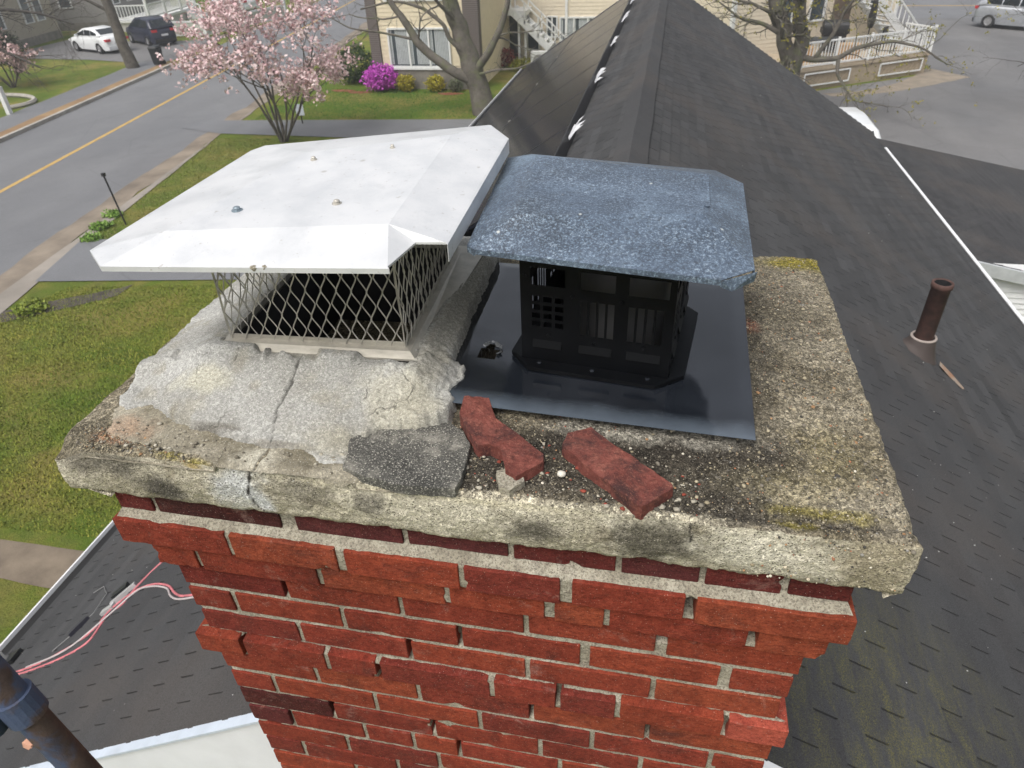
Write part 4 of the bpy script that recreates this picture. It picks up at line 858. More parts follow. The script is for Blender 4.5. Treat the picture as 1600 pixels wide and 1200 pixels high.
# three-tab shingles: every tab its own piece, the nearest ones as parts
def tab_mesh(name, w, l):
    mb = MB(); g = .0055; t = .0115
    V = [(-w/2 + g, 0, .0012), (w/2 - g, 0, .0012), (w/2 - g, l + .004, t), (-w/2 + g, l + .004, t), (-w/2 + g, l + .004, -.0005), (w/2 - g, l + .004, -.0005), (-w/2 + g, 0, -.0005), (w/2 - g, 0, -.0005)]
    mb.add(V, [(3, 2, 1, 0), (2, 3, 4, 5), (0, 6, 4, 3), (1, 2, 5, 7)], (1, 1, 1)); return mb.mesh(name)
def project(p):
    d = np.asarray(p) - CAM; z = d @ np.array(Rf); return 800 + 1082.26 * (d @ np.array(Rr)) / z, 600 - 1082.26 * (d @ np.array(Ru)) / z, z
def shingles(sidesgn, parent, expo, tabw, s0, y0, smax, ymin, ymax, nobj, vis):
    """sidesgn +1 right slope, -1 left; s measured down the slope"""
    T, c_ = (TR, cR) if sidesgn > 0 else (TL, cL); nv = nR if sidesgn > 0 else nL
    sv = np.array((sidesgn, 0, -T)) / c_; yv = np.array((0, -1.0 * sidesgn, 0)) * 1.0
    tabs = []
    k0 = int(math.floor(s0 / expo)); start = s0 - k0 * expo
    for k in range(0, int(smax / expo) + 1):
        s = start + (k - 0) * expo
        if s + expo > smax + .03: break
        yo = y0 + (k - k0) * tabw / 2; x = XR + sidesgn * s / c_
        ym = ymax(x); j0 = math.floor((ymin - yo) / tabw)
        y = yo + (j0 + .5) * tabw
        while y - tabw / 2 < ym - .02:
            a_, b_ = max(y - tabw / 2, ymin), min(y + tabw / 2, ym)
            if b_ - a_ > .03: tabs.append((s, (a_ + b_) / 2, (b_ - a_) / tabw))
            y += tabw
    P = np.array([(XR + sidesgn * s / c_, y, ZR - T * s / c_) for s, y, w_ in tabs]); px, py, pz = project(P)
    m = vis(px, py) & (pz > 0); cand = np.where(m)[0]; cand = cand[np.argsort(pz[cand])][:nobj]; sel = set(cand.tolist())
    me = tab_mesh('shingle', tabw, expo); me.materials.append(M['shingle'])
    r = np.random.default_rng(5)
    big = MB(); base = WL[parent.name]
    def frame(s, y, dz, yaw):
        u = np.array((0, 1.0, 0)) if sidesgn > 0 else np.array((0, -1.0, 0))
        a = u * math.cos(yaw) + sv * math.sin(yaw); b = sv * math.cos(yaw) - u * math.sin(yaw)
        o = np.array((XR, 0, ZR)) + sv * s + np.array((0, y, 0)) + nv * (.001 + dz); return a, b, o
    V0 = np.array([v.co[:] for v in me.vertices]); F0 = [tuple(p.vertices) for p in me.polygons]
    for i, (s, y, w_) in enumerate(tabs):
        a, b, o = frame(s, y, r.uniform(0, .0012), r.uniform(-.004, .004))
        if i in sel:
            ob = bpy.data.objects.new('shingle', me); COL.objects.link(ob); ob.parent = parent
            nn = np.cross(a, b) ; sg = 1 if nn @ nv > 0 else -1
            Mx = Matrix(((a[0], b[0], nv[0], o[0] - base[0]), (a[1], b[1], nv[1], o[1] - base[1]), (a[2], b[2], nv[2], o[2] - base[2]), (0, 0, 0, 1))); ob.matrix_local = Mx @ Matrix.Diagonal((w_, 1, 1, 1))
        else:
            big.add(V0[:, :1] * w_ * a + V0[:, 1:2] * b + V0[:, 2:] * nv + o, F0, np.full(3, r.uniform(.80, 1.16) * (.86 + .26 * _perm[int(s * 977) & 65535])))
    part('shingle_field', big, M['shingle'], parent, kind='stuff')
shingles(+1, right, .1225, .326, 1.154, .809, 6.05, YG, yfar, 170, lambda px, py: (px > 1190) & (px < 1610) & (py > 300) & (py < 1215))
shingles(-1, left, .1265, .326, 3.03, 1.316, 5.62, YG, lambda x: 26.0, 110, lambda px, py: (px < 460) & (px > -20) & (py > 840) & (py < 1215))

# ridge cap pieces
mb0 = MB(); w = .165; L = .30
for s, T, sg in ((1, TR, 1), (1, TL, -1)): pass
cap_v = [(-w, 0, -TL * w + .022), (0, 0, .026), (w, 0, -TR * w + .022), (-w, L + .02, -TL * w + .040), (0, L + .02, .044), (w, L + .02, -TR * w + .040)]
mb0.add(cap_v + [(x, y, z - .012) for x, y, z in cap_v], [(0, 1, 4, 3), (1, 2, 5, 4), (6, 9, 10, 7), (7, 10, 11, 8), (0, 6, 7, 1), (1, 7, 8, 2), (3, 4, 10, 9), (4, 5, 11, 10), (0, 3, 9, 6), (2, 8, 11, 5)], (1.1, 1.1, 1.1))
me = mb0.mesh('ridge_shingle'); me.materials.append(M['shingle'])
for i in range(70):
    y = 1.05 + i * L
    if y > YFR - .2: break
    ob = bpy.data.objects.new('ridge_shingle', me); COL.objects.link(ob); ob.parent = house; ob.location = (XR - 1.1 + .004 * math.sin(i), y - 10, ZR - ZG + .004)
# white drip edge on the right eave, lower addition roof
mb = MB(); mb.bar((XE + .03, YG, zR(XE) - .02), (XE + .03, YFE - 1.4, zR(XE) - .02), .05, .09); part('drip_edge', mb, M['vinyl'], house)
mb = MB(); p0 = (XE - .05, 10.95, -4.32); mb.add([(XE - .1, 10.95, -4.25), (14.5, 10.95, -5.9 + .03), (14.5, 18.1, -5.9 + .03), (XE - .1, 18.1, -4.25)], [(0, 1, 2, 3)])
V = [(XE - .1, 10.95, -4.27), (11.5, 10.95, -5.35), (11.5, 18.05, -5.35), (XE - .1, 18.05, -4.27)]; mb = MB(); mb.add(V + [(x, y, z - .12) for x, y, z in V], [(0, 1, 2, 3), (7, 6, 5, 4), (0, 4, 5, 1), (1, 5, 6, 2), (2, 6, 7, 3)])
mb.c = [np.ones((8, 3))]; part('addition_roof', mb, M['shingle'], house, 'low dark shingled roof of the side addition')
mb = MB(); sl_ = .2; na = np.array((.2, 0, 1)) / math.sqrt(1.04)
for k in range(38):                                            # courses of the addition's shingles
    x = XE + .02 + k * .14
    for j in range(22):
        y0 = 10.97 + j * .326 + (.163 if k % 2 else 0); y1 = min(y0 + .314, 18.03)
        if y1 - y0 < .05: continue
        z = -4.27 - sl_ * (x - XE + .1); mb.add([(x, y0, z + .002), (x + .142, y0, z - sl_ * .142 + .010), (x + .142, y1, z - sl_ * .142 + .010), (x, y1, z + .002), (x + .142, y0, z - sl_ * .142 - .001), (x + .142, y1, z - sl_ * .142 - .001)], [(0, 1, 2, 3), (1, 4, 5, 2)], np.full(3, .8 + .3 * _perm[(k * 31 + j * 7) & 65535]))
part('addition_shingles', mb, M['shingle'], house, kind='stuff')
mb = MB(); mb.bar((XE - .02, 10.90, -4.36), (11.5, 10.90, -5.44), .06, .20); part('rake_fascia', mb, plain('grey_fascia', (.42, .44, .45), .5), house)
zc = lambda x: -4.40 - .2 * (x - XE)
sb = MB()
for i in range(16):
    z1 = -4.4 - i * .1; xe = 11.2
    xs = XE - 1.0
    if z1 < ZG + .1: break
    sb.add([(xs, 11.05, z1), (xe, 11.05, z1), (xe, 11.025, z1 - .1), (xs, 11.025, z1 - .1), (xe, 11.05, z1 - .1), (xs, 11.05, z1 - .1)], [(3, 2, 1, 0), (3, 5, 4, 2)])
o = part('addition_siding', sb, M['vinyl'], house)
mb = MB(); mb.box((XE - 1, 11.06, ZG), (11.2, 17.9, -5.35)); mb.add([(XE - 1, 11.06, -5.35), (XE - 1, 17.9, -5.35), (XE - 1, 17.9, -4.4), (XE - 1, 11.06, -4.4)], [(0, 1, 2, 3)]); part('addition_wall', mb, M['vinyl'], house)
# gable wall, rake boards, siding
mb = MB(); mb.add([(-3.5, .58, ZG), (5.7, .58, ZG), (5.7, .58, zR(5.7) - .18), (XR, .58, ZR - .18), (-3.5, .58, zL(-3.5) - .18)], [(0, 1, 2, 3, 4)])
mb.add([(-3.5, .58, ZG), (-3.5, 25.8, ZG), (-3.5, 25.8, zL(-3.5) - .18), (-3.5, .58, zL(-3.5) - .18)], [(0, 3, 2, 1)]); mb.add([(5.7, .58, ZG), (5.7, 18.2, ZG), (5.7, 18.2, zR(5.7) - .18), (5.7, .58, zR(5.7) - .18)], [(0, 1, 2, 3)])
mb.add([(-3.5, 25.8, ZG), (XR, 21.6, ZG), (5.7, 18.2, ZG), (5.7, 18.2, zR(5.7) - .18), (XR, 21.6, ZR - .2), (-3.5, 25.8, zL(-3.5) - .18)], [(0, 1, 4, 5), (1, 2, 3, 4)])
part('wall', mb, M['vinyl'], house)
mb = MB()
for i in range(48):
    z0 = ZG + .3 + i * .1
    xl = max(-3.5, XR - (ZR - .2 - z0 - .1) / TL); xr2 = min(5.7, XR + (ZR - .2 - z0 - .1) / TR)
    if xr2 - xl < .3: break
    for a, b in ((xl, .2), (1.43, xr2)):
        if b - a > .05: mb.add([(a, .562, z0), (b, .562, z0), (b, .578, z0 + .1), (a, .578, z0 + .1), (a, .579, z0), (b, .579, z0)], [(0, 1, 2, 3), (0, 4, 5, 1)])
part('siding', mb, M['vinyl'], house, 'white horizontal siding on the gable wall')
for sg, T, xe in ((-1, TL, XL_), (1, TR, XE)):
    mb = MB(); n = np.array((sg * T, 0, 1)) / math.sqrt(1 + T * T); a = np.array((XR, .49, ZR)) - n * .10; b = np.array((xe, .49, ZR - T * abs(xe - XR))) - n * .10
    mb.bar(a - n * .3, b - n * .3, .03, .8, up=n); part('rake_board', mb, plain('rake_board_white', (.70, .72, .75), .5, var=.05), house)
    mb = MB(); a = np.array((XR, .482, ZR)) + n * .004; b = np.array((xe, .482, ZR - T * abs(xe - XR))) + n * .004; mb.bar(a, b, .05, .012, up=n); part('rake_drip_edge', mb, M['vinyl'] if sg > 0 else plain('bluish_drip_edge', (.5, .56, .64), .4), house)
# gutter on the left eave: white trough with a flat black sheet inside
mb = MB(); zg = zL(XL_) - .02; prof = [(XL_ + .02, zg), (XL_ + .02, zg - .10), (XL_ - .10, zg - .10), (XL_ - .135, zg + .0), (XL_ - .15, zg + .0), (XL_ - .15, zg - .012), (XL_ - .115, zg - .115), (XL_ + .03, zg - .115)]
V = [(x, y, z) for y in (YG, 25.8) for x, z in prof]; m = len(prof); mb.add(V, [(i, i+1, m+i+1, m+i) for i in range(m-1)]); gut = part('gutter', mb, M['vinyl'], house, 'white gutter along the left eave')
mb = MB(); mb.add([(XL_ + .018, YG, zg - .03), (XL_ - .12, YG, zg - .03), (XL_ - .12, 25.8, zg - .03), (XL_ + .018, 25.8, zg - .03)], [(0, 3, 2, 1)]); part('gutter_fill', mb, plain('gutter_fill_black', (.012, .011, .010), .35), gut)
# solar array on the left slope
solar = thing('solar_array', 'dark glossy solar panel array mounted on the left roof slope', 'solar panels', (-1.6, 13, -2.7))
sL = np.array((-1, 0, -TL)) / cL; org = np.array((XR, 0, ZR))
def pan_pt(s, y, h): return org + sL * s + np.array((0, y, 0)) + nL * h
n = NT('solar_glass'); g = n.noise(.8, 3); n.fin(n.ramp(g, [(.3, (.012, .014, .020)), (.7, (.018, .020, .028))]), .16, 0, n.bump(n.noise(.7, 2), .02, .05), .08); n.b.inputs['IOR'].default_value = 1.22; GL = n.m
FRM = plain('black_anodised_frame', (.02, .02, .022), .35, .3)
PW, PL_ = 2.13, 2.03
for row in range(2):
    for j in range(8):
        s0, y0 = .97 + row * (PL_ + .025), 6.2 + j * (PW + .012)
        A, B, C_, D = pan_pt(s0, y0, .13), pan_pt(s0, y0 + PW, .13), pan_pt(s0 + PL_, y0 + PW, .13), pan_pt(s0 + PL_, y0, .13)
        mb = MB(); V = [A, B, C_, D]; mb.add(np.array(V + [v - nL * .035 for v in V]), [(3, 2, 1, 0), (4, 5, 6, 7), (0, 1, 5, 4), (1, 2, 6, 5), (2, 3, 7, 6), (3, 0, 4, 7)])
        o = part('solar_panel', mb, GL, solar)
        mb = MB()
        for a, b in ((A, B), (B, C_), (C_, D), (D, A)): mb.bar(a + nL * .0005, b + nL * .0005, .012, .004, up=nL)
        part('frame', mb, FRM, o)
SK = plain('black_panel_skirt', (.01, .01, .011), .5)
mb = MB(); a, b = pan_pt(.955, 6.2, .085), pan_pt(.955, 23.3, .085); mb.bar(a, b, .025, .13, up=nL); part('skirt', mb, SK, solar)
mb = MB(); a, b = pan_pt(5.05 + .015, 6.2, .09), pan_pt(5.065, 23.3, .09); mb.bar(a, b, .02, .12, up=nL); part('skirt', mb, SK, solar)
rs = np.random.default_rng(9); STR = plain('torn_white_plastic', (.55, .56, .58), .5)
for y in np.concatenate([np.array((7.75, 8.05, 10.9, 11.15, 11.3, 14.1, 14.4, 17.2, 17.5, 17.8, 20.3, 20.6)), ]):
    mb = MB()
    for q in range(4):
        p = pan_pt(.93 - rs.uniform(0, .03), y + rs.uniform(-.08, .08), .10); d = -sL * rs.uniform(.06, .2) + np.array((0, rs.uniform(-.14, .14), rs.uniform(.0, .09)))
        m_ = p + d * .5 + (0, 0, .02); s = np.array((0, .02, .012)) * rs.uniform(.6, 1.4)
        mb.add([p - s, p + s, m_ + s * 1.2, m_ - s * 1.2, p + d], [(0, 1, 2, 3), (3, 2, 4)])
    part('plastic_strip', mb, STR, solar)
for y in (9.5, 12.7, 15.9, 19.1):
    mb = MB(); p = pan_pt(.97 + PL_ + .012, y, .135); mb.bar(p - (0, .03, 0), p + (0, .03, 0), .04, .02, up=nL); part('clamp', mb, M['galv'], solar)

# vent pipe with lead boot on the right slope
vp = thing('vent_pipe', 'rusty brown plumbing vent pipe standing on the right roof slope', 'vent pipe', (3.60, 5.17, zR(3.60)))
b0 = np.array((3.60, 5.17, zR(3.60))); RU = mottle('rusty_iron', (.045, .026, .022), (.10, .05, .04), 14, .8, .3, 60)
mb = MB(); mb.lathe([(.078, -.15), (.078, .66), (.088, .665), (.088, .71), (.080, .714), (.068, .71), (.066, .3), (.066, 0)], 26, b0); part('pipe', mb, RU, vp, smooth=True)
mb = MB(); th = np.linspace(0, 2 * np.pi, 29)[:-1]
rings = []
for r, h in ((.165, .008), (.145, .03), (.115, .10), (.105, .16), (.098, .17), (.08, .17)):
    ring = []
    for t in th:
        x, y = r * math.cos(t) * 1.05, r * math.sin(t); ring.append((b0[0] + x, b0[1] + y, b0[2] - TR * x * max(0, 1 - h / .17) + h))
    rings.append(ring)
V = np.array(rings).reshape(-1, 3); m = len(th); mb.add(V, [(i*m+k, i*m+(k+1) % m, (i+1)*m+(k+1) % m, (i+1)*m+k) for i in range(5) for k in range(m)])
bore = MB(); bore.lathe([(.0655, .705), (.064, .25), (.001, .25)], 20, b0); part('bore', bore, M['soot_and_shade'], vp)  # black lining stands in for the shade inside the pipe
part('boot', mb, plain('brown_rubber_boot', (.055, .042, .038), .7), vp, smooth=True)
mb = MB(); pts = [b0 + (.1 * math.cos(t), .1 * math.sin(t), .165) for t in np.linspace(0, 2 * np.pi, 25)]; mb.tube(pts, .012, 6, cap=False); part('sealing_ring', mb, plain('pale_sealant', (.34, .29, .26), .7), vp, smooth=True)
mb = MB(); sl = lambda x, y, h: (b0[0] + x, b0[1] + y, b0[2] - TR * x + h)
mb.add([sl(.17, -.10, .03), sl(.20, -.02, .04), sl(.30, -.10, .02), sl(.38, -.26, .012), sl(.34, -.29, .012), sl(.25, -.2, .015)], [(0, 5, 2, 1), (5, 4, 3, 2)]); part('flashing', mb, mottle('rust_streaked_flashing', (.30, .29, .25), (.28, .13, .06), 9, .6), vp, 'torn rust streaked scrap of metal flashing')

# flecks of debris on the shingles
mb = MB(); rd = np.random.default_rng(12)
for i in range(300):
    if i < 250: x, y = rd.uniform(1.7, 5.9), rd.uniform(.6, 16); p = np.array((x, y, zR(x))); n2 = nR
    else: x, y = rd.uniform(-3.7, -.4), rd.uniform(.6, 3.5); p = np.array((x, y, zL(x))); n2 = nL
    if i < 90: x, y = 2.7 + rd.normal(0, .5), 2.6 + rd.normal(0, .6); p = np.array((x, y, zR(x))); n2 = nR
    r = rd.uniform(.0015, .005) * (1 + .05 * y); mb.add(ICO[0][0] * r * (1, 1, .5) + p + n2 * .007, ICO[0][1])
solo('roof_flecks', mb, plain('pale_debris', (.42, .42, .40), .8), 'pale flecks of mortar and bird droppings scattered over the shingles', 'debris', kind='stuff', at=(2.5, 4, -2.2))

# cables on the left slope
wr = thing('pink_cable', 'pink twin cable snaking over the left roof slope into the chimney', 'cable', (-2.5, 1.6, zL(-2.5)))
PK = plain('pink_cable_sheath', (.50, .15, .17), .6, var=.3, scale=9); 
def lay(pts, h=.012, n=40):
    pts = np.array(pts); t = np.linspace(0, len(pts) - 1, n); i = np.clip(t.astype(int), 0, len(pts) - 2); f = (t - i)[:, None]
    P = np.vstack([2*pts[0]-pts[1], pts, 2*pts[-1]-pts[-2]]); p0, p1, p2, p3 = P[i], P[i+1], P[i+2], P[i+3]
    q = .5 * (2*p1 + (p2-p0)*f + (2*p0-5*p1+4*p2-p3)*f**2 + (3*p1-p0-3*p2+p3)*f**3); return np.c_[q, [zL(x) + h for x in q[:, 0]]]
mb = MB(); mb.tube(lay([(-3.49, 1.40), (-3.13, 1.385), (-2.89, 1.41), (-2.68, 1.465), (-2.56, 1.55), (-2.547, 1.71), (-2.4, 1.82), (-2.187, 1.818), (-1.94, 1.72), (-1.77, 1.60), (-1.6, 1.52), (-1.2, 1.45)]), .0085, 7); part('strand', mb, PK, wr, smooth=True)
mb = MB(); mb.tube(lay([(-3.49, 1.37), (-3.08, 1.345), (-2.71, 1.36), (-2.5, 1.43), (-2.52, 1.62), (-2.42, 1.73), (-2.413, 1.87), (-2.33, 2.05), (-2.1, 2.4)]), .0085, 7); part('strand', mb, PK, wr, smooth=True)
mb = MB(); mb.tube(lay([(-3.2, 1.39), (-2.75, 1.42), (-2.53, 1.60), (-2.36, 1.80), (-2.18, 1.79), (-1.93, 1.69), (-1.78, 1.57), (-1.6, 1.49), (-1.2, 1.42)], .02), .007, 6); part('strand', mb, plain('grey_cable_sheath', (.45, .40, .40), .5), wr, 'thin grey strand lying along the pink cable', smooth=True)
cl = thing('cable_clip', 'small black and silver cable clip beside the pink cable', 'clip', (-2.55, 1.80, zL(-2.55)))
def onL(x, y, h): return np.array((x, y, zL(x))) + nL * h
mb = MB(); mb.bar(onL(-2.62, 1.84, .03), onL(-2.53, 1.92, .03), .07, .03, up=nL); part('block', mb, plain('black_plastic_block', (.015, .017, .018), .5), cl)
mb = MB(); mb.bar(onL(-2.57, 1.76, .02), onL(-2.43, 1.90, .02), .04, .035, up=nL); mb.bar(onL(-2.62, 1.70, .015), onL(-2.53, 1.74, .015), .05, .03, up=nL); part('bracket', mb, plain('silver_bracket', (.5, .5, .5), .4, .4), cl)
mb = MB(); mb.tube(np.array([onL(x, y, .015) for x, y in ((-2.96, 1.47), (-2.84, 1.60), (-2.78, 1.76), (-2.83, 1.95), (-3.0, 2.08), (-3.1, 2.05))]), .004, 5); solo('thin_wire', mb, plain('thin_grey_wire', (.2, .2, .2), .5), 'thin grey wire looping on the left slope above the gutter', 'wire', at=(-2.9, 1.7, zL(-2.9)))
mb = MB(); mb.bar(onL(-2.86, 1.57, .02), onL(-2.80, 1.72, .02), .03, .03, up=nL); solo('wire_connector', mb, plain('dark_connector', (.02, .02, .03), .5), 'small dark connector on the thin grey wire', 'connector', at=tuple(onL(-2.83, 1.64, .02)))
lb = thing('gutter_bracket', 'black bracket with lump of debris at the edge of the left gutter', 'bracket', tuple(onL(-3.72, 1.50, 0)))
mb = MB(); mb.bar(onL(-3.95, 1.50, .03), onL(-3.55, 1.58, .03), .12, .03, up=nL); part('plate', mb, plain('bracket_black', (.012, .013, .014), .45), lb)
mb = MB(); mb.blob(onL(-3.72, 1.56, .06), (.10, .07, .05), 2, 1, .4); part('debris', mb, plain('grey_lump', (.10, .10, .10), .9), lb)
for k, (x, y, rr, c, nm, lab) in enumerate([(-2.155, .66, .05, (.5, .27, .18), 'brick_shard', 'pale orange brick shard on the roof below the scaffold pole'), (-1.91, .61, .04, (.45, .45, .44), 'mortar_crumb', 'grey mortar crumb on the roof right of the orange shard')]):
    p = onL(x, y, .02); mb = MB(); mb.add(np.array([p + np.array(q) * rr for q in ((-1, -.6, -.5), (.7, -.9, -.4), (1, .5, -.4), (-.6, .8, -.5), (-.8, -.5, .45), (.6, -.7, .5), (.8, .4, .5), (-.5, .6, .4))]), [(0, 3, 2, 1), (4, 5, 6, 7), (0, 1, 5, 4), (1, 2, 6, 5), (2, 3, 7, 6), (3, 0, 4, 7)]); solo(nm, mb, plain(nm + '_clay', c, .9, var=.2, scale=20), lab, 'rubble', at=tuple(p))

# scaffold pole close to the camera
sp = thing('scaffold_pole', 'rusty scaffold tube with chipped blue paint in the lower left foreground', 'scaffold pole', (.33, -.42, ZG))
n = NT('rust_and_blue_paint'); c = n.ramp(n.noise(18, 6, .7), [(.3, (.035, .022, .02)), (.55, (.075, .05, .042)), (.75, (.13, .075, .05))])
n.fin(n.mix(n.ramp(n.noise(7, 5, .65, dist=.5), [(.44, 0), (.52, .85)]), c, (.05, .08, .15)), .7, 0, n.bump(n.noise(90, 5, .7), .6, .003)); PP = n.m
ud_ = np.array((-.029, .005, .155)) / .158; top_, bot = np.array((.300, -.442, -.078)) + .6 * ud_, np.array((.300, -.442, -.078)) - 1.4 * ud_; d = (bot - top_) / np.linalg.norm(bot - top_)
mb = MB(); mb.tube([top_, top_ + (bot - top_) * .3, top_ + (bot - top_) * .6, bot, np.array((1.4, -.64, ZG))], .0205, 20); part('tube', mb, PP, sp, smooth=True)
c0 = top_ + d * .585
mb = MB(); mb.tube([c0 - d * .022, c0 + d * .022], .026, 18); part('clamp', mb, PP, sp, 'blue painted swivel clamp')
side_ = np.array((-.8, -.2, -.05)); mb = MB(); mb.tube([c0 + side_ * .02 - (0, .02, 0), c0 + side_ * .3 - (0, .02, .02)], .0242, 16); part('cross_tube', mb, PP, sp, smooth=True)
mb = MB(); q = c0 + np.array((-.03, -.03, .0)); mb.bar(q, q + (-.03, -.05, .03), .02, .014); mb.tube([q + (-.01, -.015, -.02), q + (-.012, -.06, -.02)], .006, 8); part('wing_bolt', mb, mottle('blue_clamp_paint', (.03, .08, .25), (.2, .1, .06), 20, .6), sp)
# ================================================================== vehicles
TYRE = plain('tyre_rubber', (.012, .012, .013), .8); RIM = plain('alloy_rim', (.4, .4, .41), .35, .6); WIN = plain('car_glass', (.015, .02, .024), .08, 0, .2, 2, spec=.6)
RED = plain('tail_lamp_red', (.5, .03, .04), .25); LAMP = plain('lamp_clear', (.6, .6, .62), .2); BLK = plain('black_trim', (.012, .012, .013), .5)
def car(name, label, loc, rotz, paint, kind='sedan', group=None):
    """x forward, origin on the ground under the middle"""
    t = thing(name, label, 'car', loc, group, rotz)
    if kind == 'sedan':
        L, Wd, H = 4.5, 1.78, 1.45
        prof = [(-2.22, .32, .80), (-2.25, .62, .86), (-2.18, .95, .84), (-1.75, 1.06, .82), (.95, .96, .84), (1.9, .82, .80), (2.2, .62, .74), (2.22, .30, .70)]
        roof = [(-1.75, 1.06), (-.95, 1.40), (-.15, 1.45), (.45, 1.36), (1.15, .95)]; wb = 1.32
    else:
        L, Wd, H = 4.55, 1.86, 1.7
        prof = [(-2.2, .38, .84), (-2.28, .70, .88), (-2.22, 1.10, .86), (-1.9, 1.14, .85), (1.05, 1.08, .86), (1.95, .96, .84), (2.22, .72, .78), (2.25, .36, .74)]
        roof = [(-2.15, 1.12), (-1.75, 1.62), (-.6, 1.70), (.35, 1.62), (1.2, 1.07)]; wb = 1.33
    # lower body: loft of cross sections
    n = 26; xs = np.linspace(prof[0][0] + .03, prof[-1][0] - .02, n)
    px_, pz_, pw_ = [np.array([q[i] for q in prof]) for i in range(3)]
    o_ = np.argsort(px_); zt = np.interp(xs, px_[o_], np.maximum.accumulate(pz_[o_]) if False else pz_[o_]); hood = [(prof[2][0], prof[2][1]), (prof[3][0], prof[3][1]), (prof[4][0], prof[4][1]), (prof[5][0], prof[5][1]), (prof[6][0], prof[6][1])]
    zt = np.interp(xs, [h[0] for h in hood], [h[1] for h in hood]); zt = np.minimum(zt, np.interp(xs, [xs[0], xs[0] + .12, xs[-1] - .2, xs[-1]], [zt[0] - .12, 9, 9, zt[-1] - .06]))
    hw = Wd / 2 * np.interp(xs, [xs[0], xs[0] + .25, xs[0] + .8, xs[-1] - .9, xs[-1] - .25, xs[-1]], [.80, .95, 1, 1, .92, .74])
    V = []
    for x, z, w in zip(xs, zt, hw):
        arch = .0
        for wx in (-wb, wb):
            if abs(x - wx) < .36: arch = max(arch, math.sqrt(max(0, .36 ** 2 - (x - wx) ** 2)))
        zb = max(.20, .30 + arch * .95 - .1 if arch else .20)
        for sx in (-1, 1):
            s = [(sx * w * .94, zb), (sx * w, max(zb + .02, .5)), (sx * w * .985, max(zb + .04, z - .18)), (sx * w * .90, z - .03), (sx * w * .6, z)]
            V += [(x, y, zz) for y, zz in (s if sx < 0 else s[::-1])]
    F = [(i*10+k, i*10+k+1, (i+1)*10+k+1, (i+1)*10+k) for i in range(n-1) for k in range(9)] + [tuple(range(9, -1, -1)), tuple((n-1)*10 + k for k in range(10))]
    mb = MB(); mb.smooth = True; mb.add(V, F); part('body', mb, paint, t, local=True)
    # cabin and glass
    rx = np.array([r[0] for r in roof]); rz = np.array([r[1] for r in roof]); xs2 = np.linspace(rx[0], rx[-1], 16); rr = np.interp(xs2, rx, rz)
    base = np.interp(xs2, [h[0] for h in hood], [h[1] for h in hood]) - .04
    V = []
    for x, z, b in zip(xs2, rr, base):
        k = np.clip((z - b) / .6, 0, 1); w0 = Wd / 2 * .93; w1 = w0 - .17 * k
        V += [(x, -w0, b), (x, -w1 - .02, b + (z - b) * .86), (x, -w1 * .86, z), (x, w1 * .86, z), (x, w1 + .02, b + (z - b) * .86), (x, w0, b)]
    mb = MB(); mb.smooth = True; mb.add(V, [(i*6+k, i*6+k+1, (i+1)*6+k+1, (i+1)*6+k) for i in range(15) for k in range(5)]); part('cabin', mb, paint, t, local=True)
    for sx in (-1, 1):
        xa, xb = (rx[0] + (.35 if kind == 'sedan' else .45), rx[-1] - .28)
        cuts = [xa, xa + (xb - xa) * .30, xa + (xb - xa) * .62, xb]
        for a, b in zip(cuts[:-1], cuts[1:]):
            a += .03; b -= .03; q = []
            for x, up in ((a, 0), (b, 0), (b, 1), (a, 1)):
                z = float(np.interp(x, rx, rz)); bb = float(np.interp(x, [h[0] for h in hood], [h[1] for h in hood])); h_ = z - bb
                zz = bb + .03 if not up else bb + h_ * .80; k = np.clip(h_ / .6, 0, 1); w = Wd / 2 * .93 - .17 * k * (.86 if up else .05) + .012
                q.append((x, sx * w, zz))
            mb = MB(); mb.add(q, [(0, 1, 2, 3) if sx < 0 else (3, 2, 1, 0)]); o = part('side_window', mb, WIN, t, local=True); o.modifiers.new('thickness', 'SOLIDIFY').thickness = .012
    for i0, i1, nm in ((0, 1, 'rear_window'), (len(roof) - 2, len(roof) - 1, 'windscreen')):
        (xa, za), (xb, zb2) = roof[i0], roof[i1]; d = np.array((xb - xa, 0, zb2 - za)); nrm = np.array((-d[2], 0, d[0])); nrm = nrm / np.linalg.norm(nrm) * .012; w = Wd / 2 * .66
        P0 = np.array((xa, 0, za)); q = [P0 + d * s + np.array((0, y * (1.12 if (s < .5) == (nm == 'rear_window') else .95), 0)) + nrm for s, y in ((.12, -w), (.88, -w), (.88, w), (.12, w))]
        mb = MB(); mb.add(q, [(0, 1, 2, 3)]); o = part(nm, mb, WIN, t, local=True); o.modifiers.new('thickness', 'SOLIDIFY').thickness = .012
    for wx in (-wb, wb):
        for sx in (-1, 1):
            y = sx * (Wd / 2 - .10); mb = MB(); mb.lathe([(.20, -.1), (.31, -.1), (.335, -.07), (.335, .07), (.31, .1), (.20, .1), (.20, -.1)], 22, (wx, y, .335), (0, sx, 0)); w_ = part('wheel', mb, TYRE, t, local=True)
            mb = MB(); mb.lathe([(.205, .085), (.19, .07), (.06, .06), (.05, .085), (.001, .088)], 16, (wx, y, .335), (0, sx, 0)); part('rim', mb, RIM, w_, local=True)
    zl = .80 if kind == 'sedan' else .95
